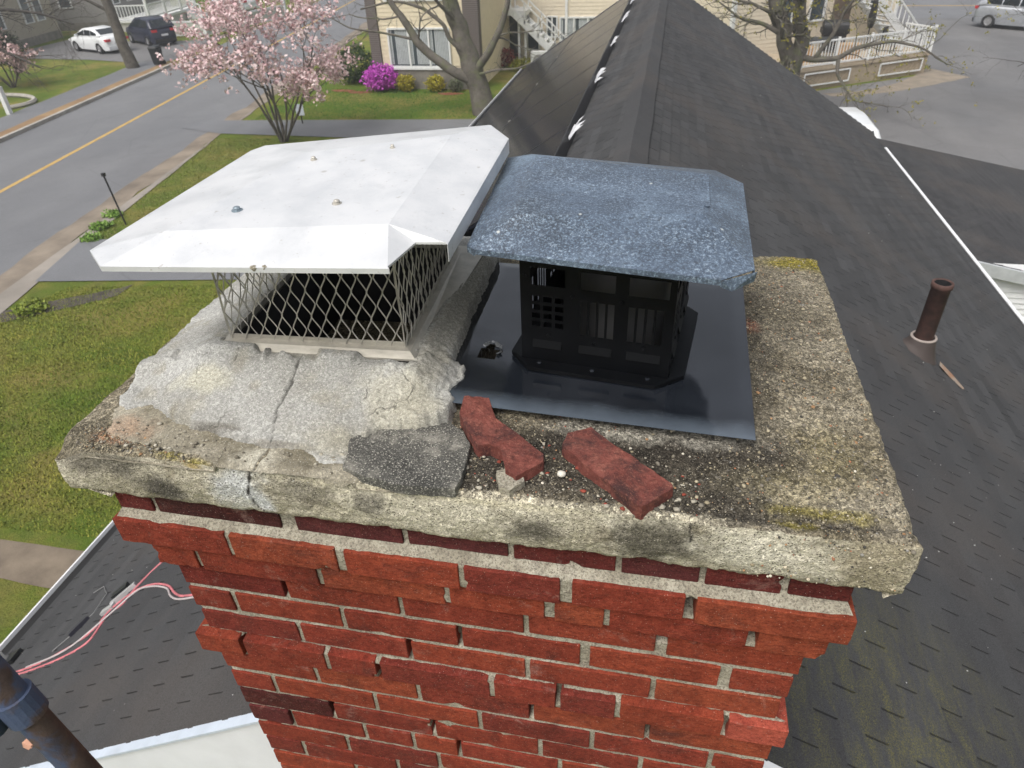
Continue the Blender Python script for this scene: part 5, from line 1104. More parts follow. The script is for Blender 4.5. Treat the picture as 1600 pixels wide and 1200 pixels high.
    for sx in (-1, 1):
        mb = MB(); mb.box((prof[0][0] - .035, sx * .62 - .16, zl - .07), (prof[0][0] + .25, sx * .62 + .16, zl + .07)); part('tail_light', mb, RED, t, local=True)
        mb = MB(); mb.box((prof[-1][0] - .36, sx * .60 - .16, .60), (prof[-1][0] - .03, sx * .60 + .16, .70)); part('headlight', mb, LAMP, t, local=True)
        mb = MB(); mb.box((.72, sx * (Wd / 2 + .02) - .09, .98), (.86, sx * (Wd / 2 + .02) + .09, 1.08)); part('mirror', mb, paint, t, local=True)
    mb = MB(); mb.box((prof[0][0] - .02, -.72, .26), (prof[0][0] + .15, .72, .44)); part('rear_bumper', mb, BLK if kind != 'sedan' else paint, t, local=True)
    mb = MB(); mb.box((prof[0][0] - .026, -.22, .58 if kind == 'sedan' else .62), (prof[0][0] + .05, .22, .70 if kind == 'sedan' else .74)); part('number_plate', mb, LAMP, t, local=True)
    return t
WP = plain('white_car_paint', (.72, .74, .75), .25, var=.04); NV = plain('navy_car_paint', (.022, .026, .045), .2); SV = plain('silver_car_paint', (.42, .44, .47), .25, .4)
def heading(a, b): return math.atan2(b[1] - a[1], b[0] - a[0])
car('parked_car', 'white sedan parked in the driveway left of the tree trunk', (-32.9, 39.8, ZG + .02), heading((-30.2, 38.6), (-34.4, 40.2)), WP).scale = (.92, .92, .92)
car('parked_car', 'dark navy blue wagon parked behind the tree trunk and bin', (-31.1, 42.4, ZG + .02), heading((-28.7, 40.7), (-33, 43.3)), NV, 'suv').scale = (.92, .92, .92)
car('parked_car', 'silver white sedan on the grass above the white fence', (-33.9, 57.6, ZG + .02), heading((-31.5, 56.6), (-36.3, 58.6)), plain('pale_silver_paint', (.6, .62, .64), .25, var=.04))
car('parked_car', 'silver estate car parked by the road at the top right', (19.8, 45.9, ZG + .03), heading((17.9, 47.2), (21.2, 44.6)), SV, 'suv')
car('parked_car', 'white van roof showing just above the right roof edge', (5.66, 20.1, ZG + .03), math.radians(92), WP, 'suv').scale = (1, 1.0, 1.09)

# ================================================================== wheelie bin, posts, fences
bn = thing('wheelie_bin', 'black wheelie bin standing at the kerb beside the tree trunk', 'bin', (-26.0, 35.5, ZG + .02)); bn.scale = (.75, .75, .85)
BP = plain('black_bin_plastic', (.012, .014, .016), .5)
mb = MB(); mb.add([(-.24, -.28, .05), (.24, -.28, .05), (.24, .25, .05), (-.24, .25, .05), (-.30, -.36, 1.0), (.30, -.36, 1.0), (.30, .36, 1.0), (-.30, .36, 1.0)], [(0, 3, 2, 1), (4, 5, 6, 7), (0, 1, 5, 4), (1, 2, 6, 5), (2, 3, 7, 6), (3, 0, 4, 7)]); part('body', mb, BP, bn, local=True)
mb = MB(); mb.add([(-.33, -.40, 1.0), (.33, -.40, 1.0), (.33, .40, 1.03), (-.33, .40, 1.03), (-.26, -.3, 1.1), (.26, -.3, 1.1), (.26, .32, 1.13), (-.26, .32, 1.13)], [(0, 3, 2, 1), (4, 5, 6, 7), (0, 1, 5, 4), (1, 2, 6, 5), (2, 3, 7, 6), (3, 0, 4, 7)]); part('lid', mb, BP, bn, local=True)
for sx in (-1, 1): mb = MB(); mb.lathe([(.001, -.03), (.12, -.03), (.12, .03), (.001, .03)], 14, (sx * .27, .3, .12), (1, 0, 0)); part('wheel', mb, TYRE, bn, local=True)
mb = MB(); mb.bar((-.28, .43, 1.02), (.28, .43, 1.02), .03); part('handle', mb, BP, bn, local=True)
PWT = plain('white_painted_wood', (.66, .67, .66), .6, var=.08)
ps = thing('garden_post', 'thin dark garden post with small cap beside the bright green hedge', 'post', (-12.72, 14.40, ZG))
mb = MB(); mb.tube([(-12.72, 14.40, ZG), (-12.86, 14.42, ZG + 1.30)], .022, 8); part('shaft', mb, BLK, ps); mb = MB(); mb.box((-12.90, 14.38, ZG + 1.30), (-12.82, 14.46, ZG + 1.38)); part('cap', mb, BLK, ps)
solo('marker_post', MB().box((-26.2, 25.0, ZG), (-26.02, 25.18, ZG + 1.1)), PWT, 'short white wooden post on the lawn across the street at far left', 'post', at=(-26.1, 25.1, ZG))
fn = thing('white_fence', 'white low rail fence with tall posts across the street', 'fence', (-29, 45, ZG))
fp = [(-31.2, 44.4), (-28.7, 44.7), (-27.9, 48.5), (-26.9, 52.5)]
for i, (x, y) in enumerate(fp): mb = MB(); mb.box((x - .12, y - .12, ZG), (x + .12, y + .12, ZG + (1.0 if i == 0 else 1.5))); part('post', mb, PWT, fn)
for a, b in zip(fp[:-1], fp[1:]):
    for h in (.16, .92): mb = MB(); mb.bar((*a, ZG + h), (*b, ZG + h), .06, .12); part('rail', mb, PWT, fn)
    mb = MB(); mb.bar((*a, ZG + .54), (*b, ZG + .54), .03, .62); part('panel', mb, plain('pale_green_panel', (.42, .45, .38), .7), fn)
ed = MB(); th = np.linspace(-.6, 2.4, 20); ed.tube([(-28.9 + 2.4 * math.cos(a), 26.6 + 1.5 * math.sin(a), ZG + .08) for a in th], .10, 6); solo('bed_edging', ed, KERB, 'curved pale stone edging round the bed at far left', 'edging', at=(-28.9, 26.6, ZG))
for i, (x, y) in enumerate([(-12.35, 24.45)]):
    sg = thing('yard_sign', 'small white and blue yard sign under the magnolia', 'sign', (x, y, ZG + .02)); mb = MB(); mb.box((-.02, -.01, 0), (.02, .01, .35)); part('stake', mb, BLK, sg, local=True); mb = MB(); mb.box((-.16, -.03, .3), (.16, -.012, .7)); part('board', mb, plain('sign_white', (.6, .65, .7), .5), sg, local=True)

# ================================================================== trees and shrubs
BARK = mottle('grey_bark', (.055, .048, .040), (.15, .135, .11), 5, .95, .8, 30, bdist=.03); BARKM = None
n = NT('mossy_bark'); c = n.ramp(n.noise(4, 6, .7), [(.3, (.075, .066, .055)), (.7, (.17, .155, .13))]); n.fin(n.mix(n.ramp(n.noise(2.2, 5, .65), [(.5, 0), (.65, .7)]), c, (.14, .155, .075)), .95, 0, n.bump(n.noise(28, 5, .7), .9, .03)); BARKM = n.m
DKB = mottle('dark_bark', (.03, .026, .023), (.075, .066, .057), 5, .95, .6, 30, bdist=.02)
def grow(mb, p, d, L, r, lev, R, tips, bend=.25, nseg=6, kids=(3, 5), gravity=0.0, ratio=.62, ang=(.5, 1.0), sides=6, tmin=.35):
    p = np.array(p, float); d = np.array(d, float); d /= np.linalg.norm(d); pts = [p.copy()]; dirs = [d.copy()]
    for i in range(nseg):
        d = d + R.normal(0, bend / nseg * 1.6, 3) + np.array((0, 0, gravity / nseg)); d /= np.linalg.norm(d); p = p + d * L / nseg; pts.append(p.copy()); dirs.append(d.copy())
    end = r * (.45 if lev > 0 else .25); mb.tube(pts, np.linspace(r, end, nseg + 1), sides, cap=False)
    if lev == 0: tips.append((np.array(pts), np.array(dirs))); return
    for k in range(R.integers(*kids)):
        t = R.uniform(tmin, 1.0); i = min(int(t * nseg), nseg - 1); q = pts[i] + (pts[i+1] - pts[i]) * (t * nseg - i); dd = dirs[i]
        ax = np.cross(dd, R.normal(0, 1, 3)); ax /= np.linalg.norm(ax) + 1e-9; a = R.uniform(*ang); nd = dd * math.cos(a) + ax * math.sin(a)
        rr = (r + (end - r) * t) * R.uniform(.5, .75)
        grow(mb, q, nd, L * R.uniform(ratio * .8, ratio * 1.2), rr, lev - 1, R, tips, bend, max(3, nseg - 1), kids, gravity, ratio, ang, max(3, sides - 1), .3)
    tips.append((np.array(pts[-2:]), np.array(dirs[-2:])))
def petals(mb, c, size, R, k, c0, c1):
    for i in range(k):
        d = R.normal(0, 1, 3); d[2] = abs(d[2]) * .7; d /= np.linalg.norm(d); u = np.cross(d, R.normal(0, 1, 3)); u /= np.linalg.norm(u) + 1e-9
        a = np.array(c) + R.normal(0, size * .45, 3); w = size * R.uniform(.3, .5); l = size * R.uniform(.6, 1.1); t = R.uniform(0, 1); col = np.array(c0) * (1 - t) + np.array(c1) * t
        mb.add([a, a + d * l * .55 + u * w, a + d * l, a + d * l * .55 - u * w], [(0, 1, 2, 3)], col * R.uniform(.85, 1.1))
nt = NT('petals'); PET = nt.fin(nt.attr('Col'), .7, spec=.2); nt.b.inputs['Subsurface Weight'].default_value = 0.0
nt = NT('leaves'); LEAF = nt.fin(nt.attr('Col'), .6, spec=.3)
def bloom_tree(name, label, base, h, spread, stems, seed, size, nper, c0, c1, lean=(0, 0), group=None, r0=.07, lev=3):
    R = np.random.default_rng(seed); t = thing(name, label, 'tree', base, group); mb = MB(); tips = []
    for s in range(stems):
        a = 2 * math.pi * s / stems + R.uniform(-.3, .3); q = spread / h; d = (math.cos(a) * q + lean[0], math.sin(a) * q + lean[1], 1.0 + R.uniform(-.15, .35)); grow(mb, np.array(base) + (.08 * math.cos(a), .08 * math.sin(a), 0), d, h * R.uniform(.5, .7), r0 * R.uniform(.7, 1), lev, R, tips, .35, 6, (3, 5), .12, .58, (.35, .9))
    part('trunk', mb, BARK, t, smooth=True); mb = MB()
    for pts, ds in tips:
        for j in range(nper):
            q = pts[R.integers(0, len(pts))] + R.normal(0, .09, 3); petals(mb, q, size * R.uniform(.6, 1.35), R, 6, c0, c1)
    part('crown', mb, PET, t); return t
PINK0, PINK1 = (.58, .37, .39), (.78, .66, .64)
bloom_tree('magnolia_tree', 'magnolia in pale pink blossom with several thin stems beside the driveway', (-11.95, 22.1, ZG), 5.1, 2.6, 8, 21, .115, 4, PINK0, PINK1, (.14, .0), r0=.06)
bloom_tree('blossom_tree', 'small pink blossom tree at the left edge across the street', (-30.4, 30.0, ZG), 2.7, 2.0, 6, 5, .15, 4, (.5, .33, .33), (.7, .55, .52), r0=.05, lev=2)
bloom_tree('blossom_shrub', 'pink and cream blossom branch at the right edge by the lot', (15.0, 27.6, ZG), 2.2, 1.5, 4, 8, .2, 2, (.55, .2, .26), (.72, .66, .56), (-.15, 0), r0=.04, lev=2)
def bare(name, label, base, limbs, seed, bark, group=None, twig=2, tl=1.6, buds=None, nb=6):
    """limbs: list of (points, r0, r1)"""
    R = np.random.default_rng(seed); t = thing(name, label, 'tree', base, group); mb = MB(); tw = MB(); tips = []
    for pts, r0, r1 in limbs:
        pts = np.array(pts, float); k = np.linspace(0, len(pts) - 1, len(pts) * 4); P = np.stack([np.interp(k, range(len(pts)), pts[:, a]) for a in range(3)], 1)
        P[1:-1] = (P[:-2] + P[1:-1] * 2 + P[2:]) / 4; P += .25 * r0 * fbm(P, 1.5, 2, seed)[:, None] * np.array((1, 1, .3)); rad = np.linspace(r0, r1, len(P)) * (1 + .08 * fbm(P, 3, 2, seed + 2)); mb.tube(P, rad, 10, cap=True)
        for q in range(nb):
            i = R.integers(len(P) // 3, len(P)); d = (P[min(i+1, len(P)-1)] - P[i-1]); d /= np.linalg.norm(d) + 1e-9; ax = np.cross(d, R.normal(0, 1, 3)); ax /= np.linalg.norm(ax); a = R.uniform(.5, 1.2)
            grow(tw, P[i], d * math.cos(a) + ax * math.sin(a), tl * R.uniform(.6, 1.4), max(.012, rad[i] * .32), twig, R, tips, .7, 6, (3, 5), .0, .6, (.4, 1.0), 5)
    part('trunk', mb, bark, t, smooth=True); part('crown', tw, bark, t, smooth=True)
    if buds:
        mb = MB()
        for pts, ds in tips:
            if R.uniform() < .55: petals(mb, pts[-1], .07, R, 5, *buds)
        part('buds', mb, LEAF, t)
    return t
G = ZG
bare('bare_tree', 'big mossy bare tree trunk with low limbs in front of the cream building', (-5.75, 26.3, ZG), [
    ([(-5.63, 26.3, G - .1), (-5.81, 26.3, -5.08), (-6.05, 26.3, -4.18), (-6.30, 26.3, -3.32), (-6.5, 26.3, -2.69), (-6.63, 26.3, -2.0), (-6.8, 26.4, .5), (-7.0, 26.4, 3)], .43, .2),
    ([(-5.95, 26.2, -4.75), (-6.74, 26.0, -4.35), (-7.55, 26.0, -3.8), (-8.1, 26.0, -3.16), (-8.5, 26.0, -2.53), (-8.92, 26.0, -1.9), (-9.5, 26, -.5)], .2, .08),
    ([(-5.85, 26.2, -4.4), (-5.24, 26.0, -3.7), (-4.85, 26.0, -3.07), (-4.59, 26.0, -2.47), (-4.4, 26.0, -1.8), (-4.2, 26, -.2)], .15, .06),
    ([(-6.15, 26.1, -3.8), (-6.72, 26.0, -3.3), (-6.9, 26.0, -2.8), (-7.63, 26.0, -2.27), (-8.6, 26.0, -2.02), (-10.0, 26, -2.3)], .10, .03),
    ([(-8.1, 26.0, -3.3), (-9.2, 25.9, -3.05), (-10.4, 25.8, -2.9), (-11.3, 25.7, -2.4)], .05, .015),
    ([(-5.7, 26.1, -4.5), (-5.0, 25.9, -4.3), (-4.2, 25.8, -4.25), (-3.4, 25.8, -3.95), (-2.6, 25.8, -4.0)], .05, .012)], 31, BARKM, twig=2, tl=1.5, nb=6)
bare('bare_tree', 'leaning grey tree trunk on the lawn between the white and navy cars', (-27.15, 34.8, ZG), [
    ([(-27.1, 34.8, G - .1), (-27.25, 34.8, -5.3), (-27.33, 34.8, -4.2), (-27.4, 34.8, -3.0), (-27.6, 34.8, -1.5), (-28, 34.8, 2)], .34, .18), ([(-27.4, 34.8, -3.3), (-28.2, 34.2, -2.6), (-29.2, 33.4, -2.3), (-30.2, 32.4, -2.6)], .09, .03)], 33, BARK, tl=1.6, nb=6)
bare('bare_tree', 'dark bare tree at the far left edge with branches over the lawn', (-33.4, 29.6, ZG), [
    ([(-33.4, 29.6, G - .1), (-33.3, 29.6, -4.5), (-33.0, 29.6, -3), (-32.8, 29.5, -1)], .42, .2), ([(-33.2, 29.6, -3.8), (-31.6, 29.4, -3.6), (-30.2, 29.5, -4.0), (-28.9, 29.6, -4.6), (-28, 29.6, -5.0)], .14, .03),
    ([(-33.1, 29.6, -3.2), (-31.4, 30.2, -2.9), (-29.8, 30.6, -2.6), (-28, 31, -2.9), (-26.9, 31.4, -3.4)], .13, .03), ([(-33.2, 29.5, -4.2), (-32, 28.6, -4.6), (-30.8, 28.0, -5.1), (-29.6, 27.6, -5.5)], .10, .02)], 35, DKB, tl=1.7, nb=12)
bare('bare_tree', 'budding bare tree behind the right roof edge in front of the deck', (5.3, 27.2, ZG), [
    ([(5.6, 27.2, G - .1), (5.5, 27.1, -4.5), (5.22, 27.0, -3.88), (4.88, 27.0, -3.08), (4.45, 27.0, -2.2), (3.6, 27, -.4)], .36, .16), ([(5.5, 27.1, -4.6), (5.62, 27.0, -3.5), (5.46, 27.0, -3.08), (5.3, 27.0, -2.2), (5.2, 27, 0)], .3, .17),
    ([(5.5, 27.0, -4.0), (6.1, 26.9, -4.15), (6.9, 26.9, -4.1), (7.4, 26.9, -3.75), (8.5, 26.9, -3.55), (9.5, 26.9, -3.75), (10.4, 26.9, -4.3)], .12, .02), ([(6.9, 26.9, -4.1), (6.95, 26.8, -4.6), (7.3, 26.7, -5.0), (7.6, 26.6, -5.4), (8.6, 26.4, -5.5)], .07, .012),
    ([(6.1, 26.9, -4.15), (6.6, 26.9, -3.3), (6.8, 26.9, -2.6), (7.3, 26.9, -1.8)], .08, .03), ([(5.0, 27, -3.4), (4.2, 26.9, -3.0), (3.4, 26.8, -2.8), (2.5, 26.8, -2.2)], .09, .02)], 37, BARKM, tl=1.25, buds=((.16, .16, .03), (.30, .26, .04)), nb=12)
bare('bare_tree', 'thin bare shrub branches hanging into the lot at the right edge', (15.6, 30.5, ZG), [([(15.6, 30.5, G - .1), (15.2, 30.3, -4.8), (14.6, 30.1, -3.9), (13.8, 30, -3.3)], .08, .02), ([(15.2, 30.3, -4.9), (14.4, 30.0, -4.6), (13.8, 29.9, -4.9)], .04, .01)], 39, DKB, tl=1.1, nb=4)
def shrub(name, label, base, rad, h, n, c0, c1, seed, size=.09, group=None, mat=None):
    R = np.random.default_rng(seed); t = thing(name, label, 'shrub', base, group); mb = MB()
    for k in range(6):
        a = R.uniform(0, 6.28); mb.tube([np.array(base), np.array(base) + (rad * .35 * math.cos(a), rad * .35 * math.sin(a), h * .4), np.array(base) + (rad * .6 * math.cos(a), rad * .6 * math.sin(a), h * .75)], [.025, .018, .008], 5)
    part('stems', mb, DKB, t); mb = MB()
    for i in range(n):
        d = R.normal(0, 1, 3); d /= np.linalg.norm(d); rr = R.uniform(.55, 1.03) ** .6; f = 1 + .42 * float(fbm(d[None] * 2.4 + seed, 1, 3)[0])
        q = np.array(base) + np.array((rad, rad, h * .5)) * d * rr * f + (0, 0, h * .5)
        if q[2] < base[2]: continue
        petals(mb, q, size, R, 3, c0, c1)
    part('foliage', mb, mat or LEAF, t); return t
shrub('azalea_bush', 'bright magenta azalea bush against the brick pillar', (-11.15, 30.0, ZG), .72, 1.05, 900, (.42, .05, .40), (.62, .13, .60), 3, .10, mat=PET)
shrub('yellow_bush', 'small yellow bush just right of the magenta azalea', (-10.0, 29.95, ZG), .40, .66, 420, (.28, .24, .02), (.42, .36, .04), 4, .08)
shrub('yellow_bush', 'small yellow bush under the right half of the large window', (-8.65, 29.95, ZG), .40, .66, 420, (.28, .25, .02), (.42, .37, .04), 5, .08)
shrub('yew_bush', 'large dark green bush left of the magenta azalea', (-12.9, 31.6, ZG), 1.05, 1.5, 1100, (.02, .045, .012), (.06, .095, .03), 6, .11)
shrub('grey_bush', 'small grey green bush beside the big bare trunk', (-7.75, 29.95, ZG), .34, .5, 260, (.08, .10, .05), (.14, .15, .09), 7, .07)
shrub('red_bush', 'reddish leafed bush right of the big bare trunk', (-6.9, 35.2, ZG), .75, .85, 420, (.12, .02, .02), (.2, .05, .04), 8, .1)
shrub('golden_bush', 'low golden green bush near the roof edge by the air conditioner', (-5.6, 34.4, ZG), .6, .5, 360, (.18, .2, .02), (.3, .29, .05), 9, .09)
shrub('hedge', 'bright green low hedge along the sidewalk beside the dark post', (-13.25, 14.1, ZG), .24, .11, 150, (.12, .24, .03), (.22, .34, .07), 10, .07)
shrub('hedge', 'bright green low hedge clump nearest the driveway corner', (-12.95, 13.35, ZG), .22, .10, 130, (.12, .24, .03), (.22, .34, .07), 11, .07)
shrub('hedge', 'bright green low hedge clump farthest from the driveway', (-13.5, 14.9, ZG), .22, .10, 130, (.12, .24, .03), (.22, .34, .07), 12, .07)
shrub('lime_plant', 'lime green plant in the soil bed at the lawn corner', (-11.6, 9.75, ZG), .30, .16, 130, (.14, .2, .02), (.26, .3, .05), 13, .08)
shrub('evergreen_bush', 'dark evergreen bush in front of the beige house', (-36.5, 35.8, ZG), 1.3, 1.7, 800, (.015, .025, .012), (.05, .055, .03), 14, .14)
shrub('evergreen_bush', 'bright lime bush at the far left edge near the white post', (-29.5, 26.6, ZG), .8, .8, 420, (.12, .2, .02), (.24, .3, .04), 15, .12)
for i, (x, y) in enumerate(((-13.0, 29.9), (-12.1, 29.6), (-7.9, 29.5))):
    mb = MB(); th = np.linspace(0, 2 * np.pi, 15)[:-1]; mb.add([(x + .55 * math.cos(a) * (1 + .2 * math.sin(3 * a)), y + .22 * math.sin(a), ZG + .014) for a in th], [tuple(range(14))]); solo('mulch_bed', mb, bpy.data.materials.get('red_mulch') or mottle('red_mulch', (.16, .04, .025), (.28, .09, .05), 5, .95), kind='structure')

# ================================================================== neighbouring buildings
CREAM = plain('cream_siding', (.66, .58, .42), .7, var=.06); CREAM2 = plain('pale_cream_siding', (.64, .57, .45), .7, var=.06); FND = mottle('grey_foundation', (.15, .14, .12), (.25, .23, .20), 3, .9)
GLS = plain('window_glass', (.05, .065, .075), .06, 0, .2, 1, spec=.6); BLD = plain('vertical_blinds', (.42, .45, .46), .6); ROOFD = mottle('far_shingle', (.05, .05, .052), (.09, .088, .085), 6, .9)
n = NT('banded_brick'); w = n.t.nodes.new('ShaderNodeTexWave'); w.bands_direction = 'Z'; w.inputs['Scale'].default_value = 4.2; w.inputs['Distortion'].default_value = .3; n.L(n.pos(), w.inputs[0]); n.fin(n.mix(n.ramp(w.outputs[0], [(.3, 0), (.6, 1)]), (.16, .14, .13), (.085, .07, .065)), .9); BRK = n.m
def siding_wall(mb, a, b, z0, z1, lap=.12, th=.02):
    a = np.array(a, float); b = np.array(b, float); d = (b - a) / np.linalg.norm(b - a); nr = np.array((d[1], -d[0])); z = z0
    while z < z1 - .01:
        zt = min(z + lap, z1); p, q = a + nr * th, b + nr * th
        mb.add([(*p, z), (*q, z), (*b, zt), (*a, zt), (*a, z), (*b, z)], [(0, 1, 2, 3), (0, 4, 5, 1), (0, 3, 4), (1, 5, 2)]); z += lap
def window(parent, a, d, nr, u0, u1, z0, z1, panes=2, frame=PWT, glass=None, blinds=False, dep=.05):
    """window on the wall a + d*u, facing nr"""
    a, d, nr = map(lambda q: np.array(q, float), (a, d, nr)); P = lambda u, z, o: np.array((*(a + d * u + nr * o), z))
    mb = MB(); mb.add([P(u0, z0, .015), P(u1, z0, .015), P(u1, z1, .015), P(u0, z1, .015)], [(0, 1, 2, 3)]); w = part('window', mb, glass or GLS, parent); o = w.modifiers.new('thickness', 'SOLIDIFY'); o.thickness = .01
    mb = MB(); f = .07
    for p, q in ((P(u0, z0, dep), P(u1, z0, dep)), (P(u0, z1, dep), P(u1, z1, dep))): mb.bar(p, q, .08, f)
    for k in range(panes + 1): u = u0 + (u1 - u0) * k / panes; mb.bar(P(u, z0, dep + .003), P(u, z1, dep + .003), f, .08, up=(*nr, 0))
    part('frame', mb, frame, w)
    if blinds:
        mb = MB(); N = int((u1 - u0) / .07)
        for k in range(N):
            u = u0 + .05 + (u1 - u0 - .1) * k / (N - 1)
            if abs((u - u0) / (u1 - u0) * panes % 1 - .25) < .06: continue
            mb.bar(P(u, z0 + .10, .03), P(u, z1 - .03, .03), .055, .006, up=(*nr, 0))
        part('blinds', mb, BLD, w)
    return w
# cream apartment building, front block with the big window
ap = thing('apartment_building', 'cream apartment building with banded brick pillar and wide blind covered window', 'building', (-7, 36, ZG))
x0, x1, yf = -11.12, -6.75, 30.45
mb = MB(); mb.box((x0, yf + .02, ZG), (x1, 44, .2)); part('wall', mb, CREAM, ap)
mb = MB(); siding_wall(mb, (x0, yf), (x1, yf), ZG + .95, .2, .16, .015); part('siding', mb, CREAM, ap)
mb = MB(); mb.box((x0 - .02, yf - .06, ZG), (x1, yf + .1, ZG + .86)); part('foundation', mb, FND, ap)
mb = MB(); mb.box((x0 - .46, yf - .08, ZG), (x0 - .02, yf + .5, .2)); part('brick_pillar', mb, BRK, ap)
mb = MB(); mb.box((-7.35, yf - .08, ZG), (-6.7, yf + .4, .2)); part('brick_pillar', mb, BRK, ap)
window(ap, (x0, yf), (1, 0), (0, -1), .40, 3.1, -5.06, -3.56, 3, blinds=True); window(ap, (x0, yf), (1, 0), (0, -1), .40, 3.1, -2.50, -1.0, 3, blinds=True)
mb = MB(); mb.box((x0 + .3, yf - .12, -5.17), (x0 + 3.2, yf, -5.09)); part('sill', mb, PWT, ap)
mb = MB(); mb.add([(x0 - .8, yf - .5, .2), (x1 + .3, yf - .5, .2), (x1 + .3, 44.5, .2), (x0 - .8, 44.5, .2), (-8.9, 37, 2.2)], [(0, 1, 4), (1, 2, 4), (2, 3, 4), (3, 0, 4)]); part('roof', mb, ROOFD, ap)
# set-back wing
yw = 37.0
mb = MB(); mb.box((-6.75, yw + .02, ZG), (7.6, 46, .2)); part('wing_wall', mb, CREAM2, ap)
mb = MB(); siding_wall(mb, (-6.75, yw), (7.6, yw), ZG, .2, .16, .015); part('siding', mb, CREAM2, ap)
window(ap, (-6.75, yw), (1, 0), (0, -1), .9, 1.5, -5.5, -4.3, 1); window(ap, (-6.75, yw), (1, 0), (0, -1), 2.55, 4.6, -5.35, -4.05, 3, blinds=True); window(ap, (-6.75, yw), (1, 0), (0, -1), 1.9, 2.4, -4.9, -4.0, 2); window(ap, (-6.75, yw), (1, 0), (0, -1), 9.2, 10.2, -5.1, -3.9, 2); window(ap, (-6.75, yw), (1, 0), (0, -1), 12.0, 13.0, -5.1, -3.9, 2)
mb = MB(); mb.box((-3.95, yw - .12, ZG), (-3.83, yw - .02, .2)); part('downpipe', mb, PWT, ap)
mb = MB(); mb.box((-7.2, yw - 1.6, -3.75), (-5.6, yw, -3.55)); part('porch_roof', mb, PWT, ap)
for x in (-6.0, -5.68): mb = MB(); mb.box((x - .05, yw - 1.5, ZG), (x + .05, yw - 1.4, -3.75)); part('porch_post', mb, PWT, ap)
mb = MB(); mb.box((-7.0, yw - .06, ZG + .1), (-6.2, yw - .02, -3.9)); part('door', mb, plain('dark_door', (.03, .04, .04), .4), ap)
mb = MB(); mb.add([(-6.8, yw, .2), (7.8, yw - .4, .2), (7.8, 46, .2), (-6.8, 46, .2), (-6.8, 41.5, 2.2), (7.8, 41.5, 2.2)], [(0, 1, 5, 4), (1, 2, 5), (2, 3, 4, 5), (3, 0, 4)]); part('wing_roof', mb, ROOFD, ap)
st = thing('outdoor_stair', 'white open outdoor staircase on the cream wing behind the big tree', 'stairs', (-4.9, 35.6, ZG))
for y in (35.2, 36.3): mb = MB(); mb.bar((-6.3, y, -3.5), (-3.7, y, -5.85), .06, .30); part('stringer', mb, PWT, st); 
for k in range(11): t_ = (k + .5) / 11; mb = MB(); mb.box((-6.3 + 2.6 * t_ - .13, 35.2, -3.48 - 2.35 * t_), (-6.3 + 2.6 * t_ + .13, 36.3, -3.44 - 2.35 * t_)); part('tread', mb, PWT, st)
for y in (35.2, 36.3):
    mb = MB(); mb.bar((-6.3, y, -2.6), (-3.7, y, -4.95), .06, .06); part('handrail', mb, PWT, st)
    for k in range(5): t_ = k / 4; mb = MB(); mb.bar((-6.3 + 2.6 * t_, y, -3.5 - 2.35 * t_), (-6.3 + 2.6 * t_, y, -2.6 - 2.35 * t_), .06); part('baluster', mb, PWT, st)
ac = thing('air_conditioner', 'white outdoor air conditioner unit below the stairs', 'air conditioner', (-4.7, 34.4, ZG))
mb = MB(); mb.box((-.5, -.2, .05), (.5, .2, .85)); part('case', mb, PWT, ac, local=True); mb = MB(); mb.lathe([(.001, 0), (.3, 0), (.3, .03), (.27, .03), (.27, .012), (.001, .012)], 20, (-.1, -.2, .45), (0, -1, 0)); part('fan_grille', mb, plain('grey_grille', (.3, .3, .3), .6), ac, local=True)
# right-hand building with raised deck
dk = thing('deck_house', 'cream house with raised deck behind the right roof edge', 'house', (12, 39, ZG))
A = np.array((6.3, 30.35)); B = np.array((12.05, 34.1)); d = (B - A) / np.linalg.norm(B - A); nb_ = np.array((-d[1], d[0])); DL = np.linalg.norm(B - A)
Q = lambda u, v, z: np.array((*(A + d * u + nb_ * v), z))
def qbox(mb, u0, u1, v0, v1, z0, z1):
    V = [Q(u, v, z) for z in (z0, z1) for u, v in ((u0, v0), (u1, v0), (u1, v1), (u0, v1))]; mb.add(V, [(0, 3, 2, 1), (4, 5, 6, 7), (0, 1, 5, 4), (1, 2, 6, 5), (2, 3, 7, 6), (3, 0, 4, 7)]); return mb
WB = 3.3
mb = qbox(MB(), -1.0, DL + 1.0, WB + .02, 11, ZG, .4); part('wall', mb, CREAM2, dk)
mb = MB(); a2, b2 = A + d * -1.0 + nb_ * WB, A + d * (DL + 1.0) + nb_ * WB; siding_wall(mb, a2, b2, ZG, .4, .16, .015); part('siding', mb, CREAM2, dk)
a2e = A + d * (DL + 1.0) + nb_ * WB; mb = MB(); siding_wall(mb, a2e, a2e + nb_ * 7.7, ZG, .4, .16, .015); part('siding', mb, CREAM2, dk)
for u0, u1, z0, z1 in ((1.2, 2.0, -4.0, -2.7), (2.9, 3.7, -4.0, -2.7), (6.1, 6.8, -3.9, -2.6)): window(dk, A + nb_ * (WB), d, -nb_, u0, u1, z0, z1, 1)
mb = qbox(MB(), 4.2, 5.2, WB - .05, WB + .05, -4.85, -2.8); part('door', mb, plain('brown_door', (.12, .09, .07), .5), dk)
for u in (-1.02, DL + .98): mb = qbox(MB(), u - .06, u + .1, WB - .06, WB + .1, ZG, .4); part('corner_board', mb, PWT, dk)
V = [Q(-1.4, WB - .5, .4), Q(DL + 1.4, WB - .5, .4), Q(DL + 1.4, 11.4, .4), Q(-1.4, 11.4, .4), Q(-1.4, 7, 2.6), Q(DL + 1.4, 7, 2.6)]; mb = MB(); mb.add(V, [(0, 1, 5, 4), (1, 2, 5), (2, 3, 4, 5), (3, 0, 4)]); part('roof', mb, ROOFD, dk)
DZ = -5.12
TAN = plain('tan_lattice', (.34, .28, .20), .8, var=.12)
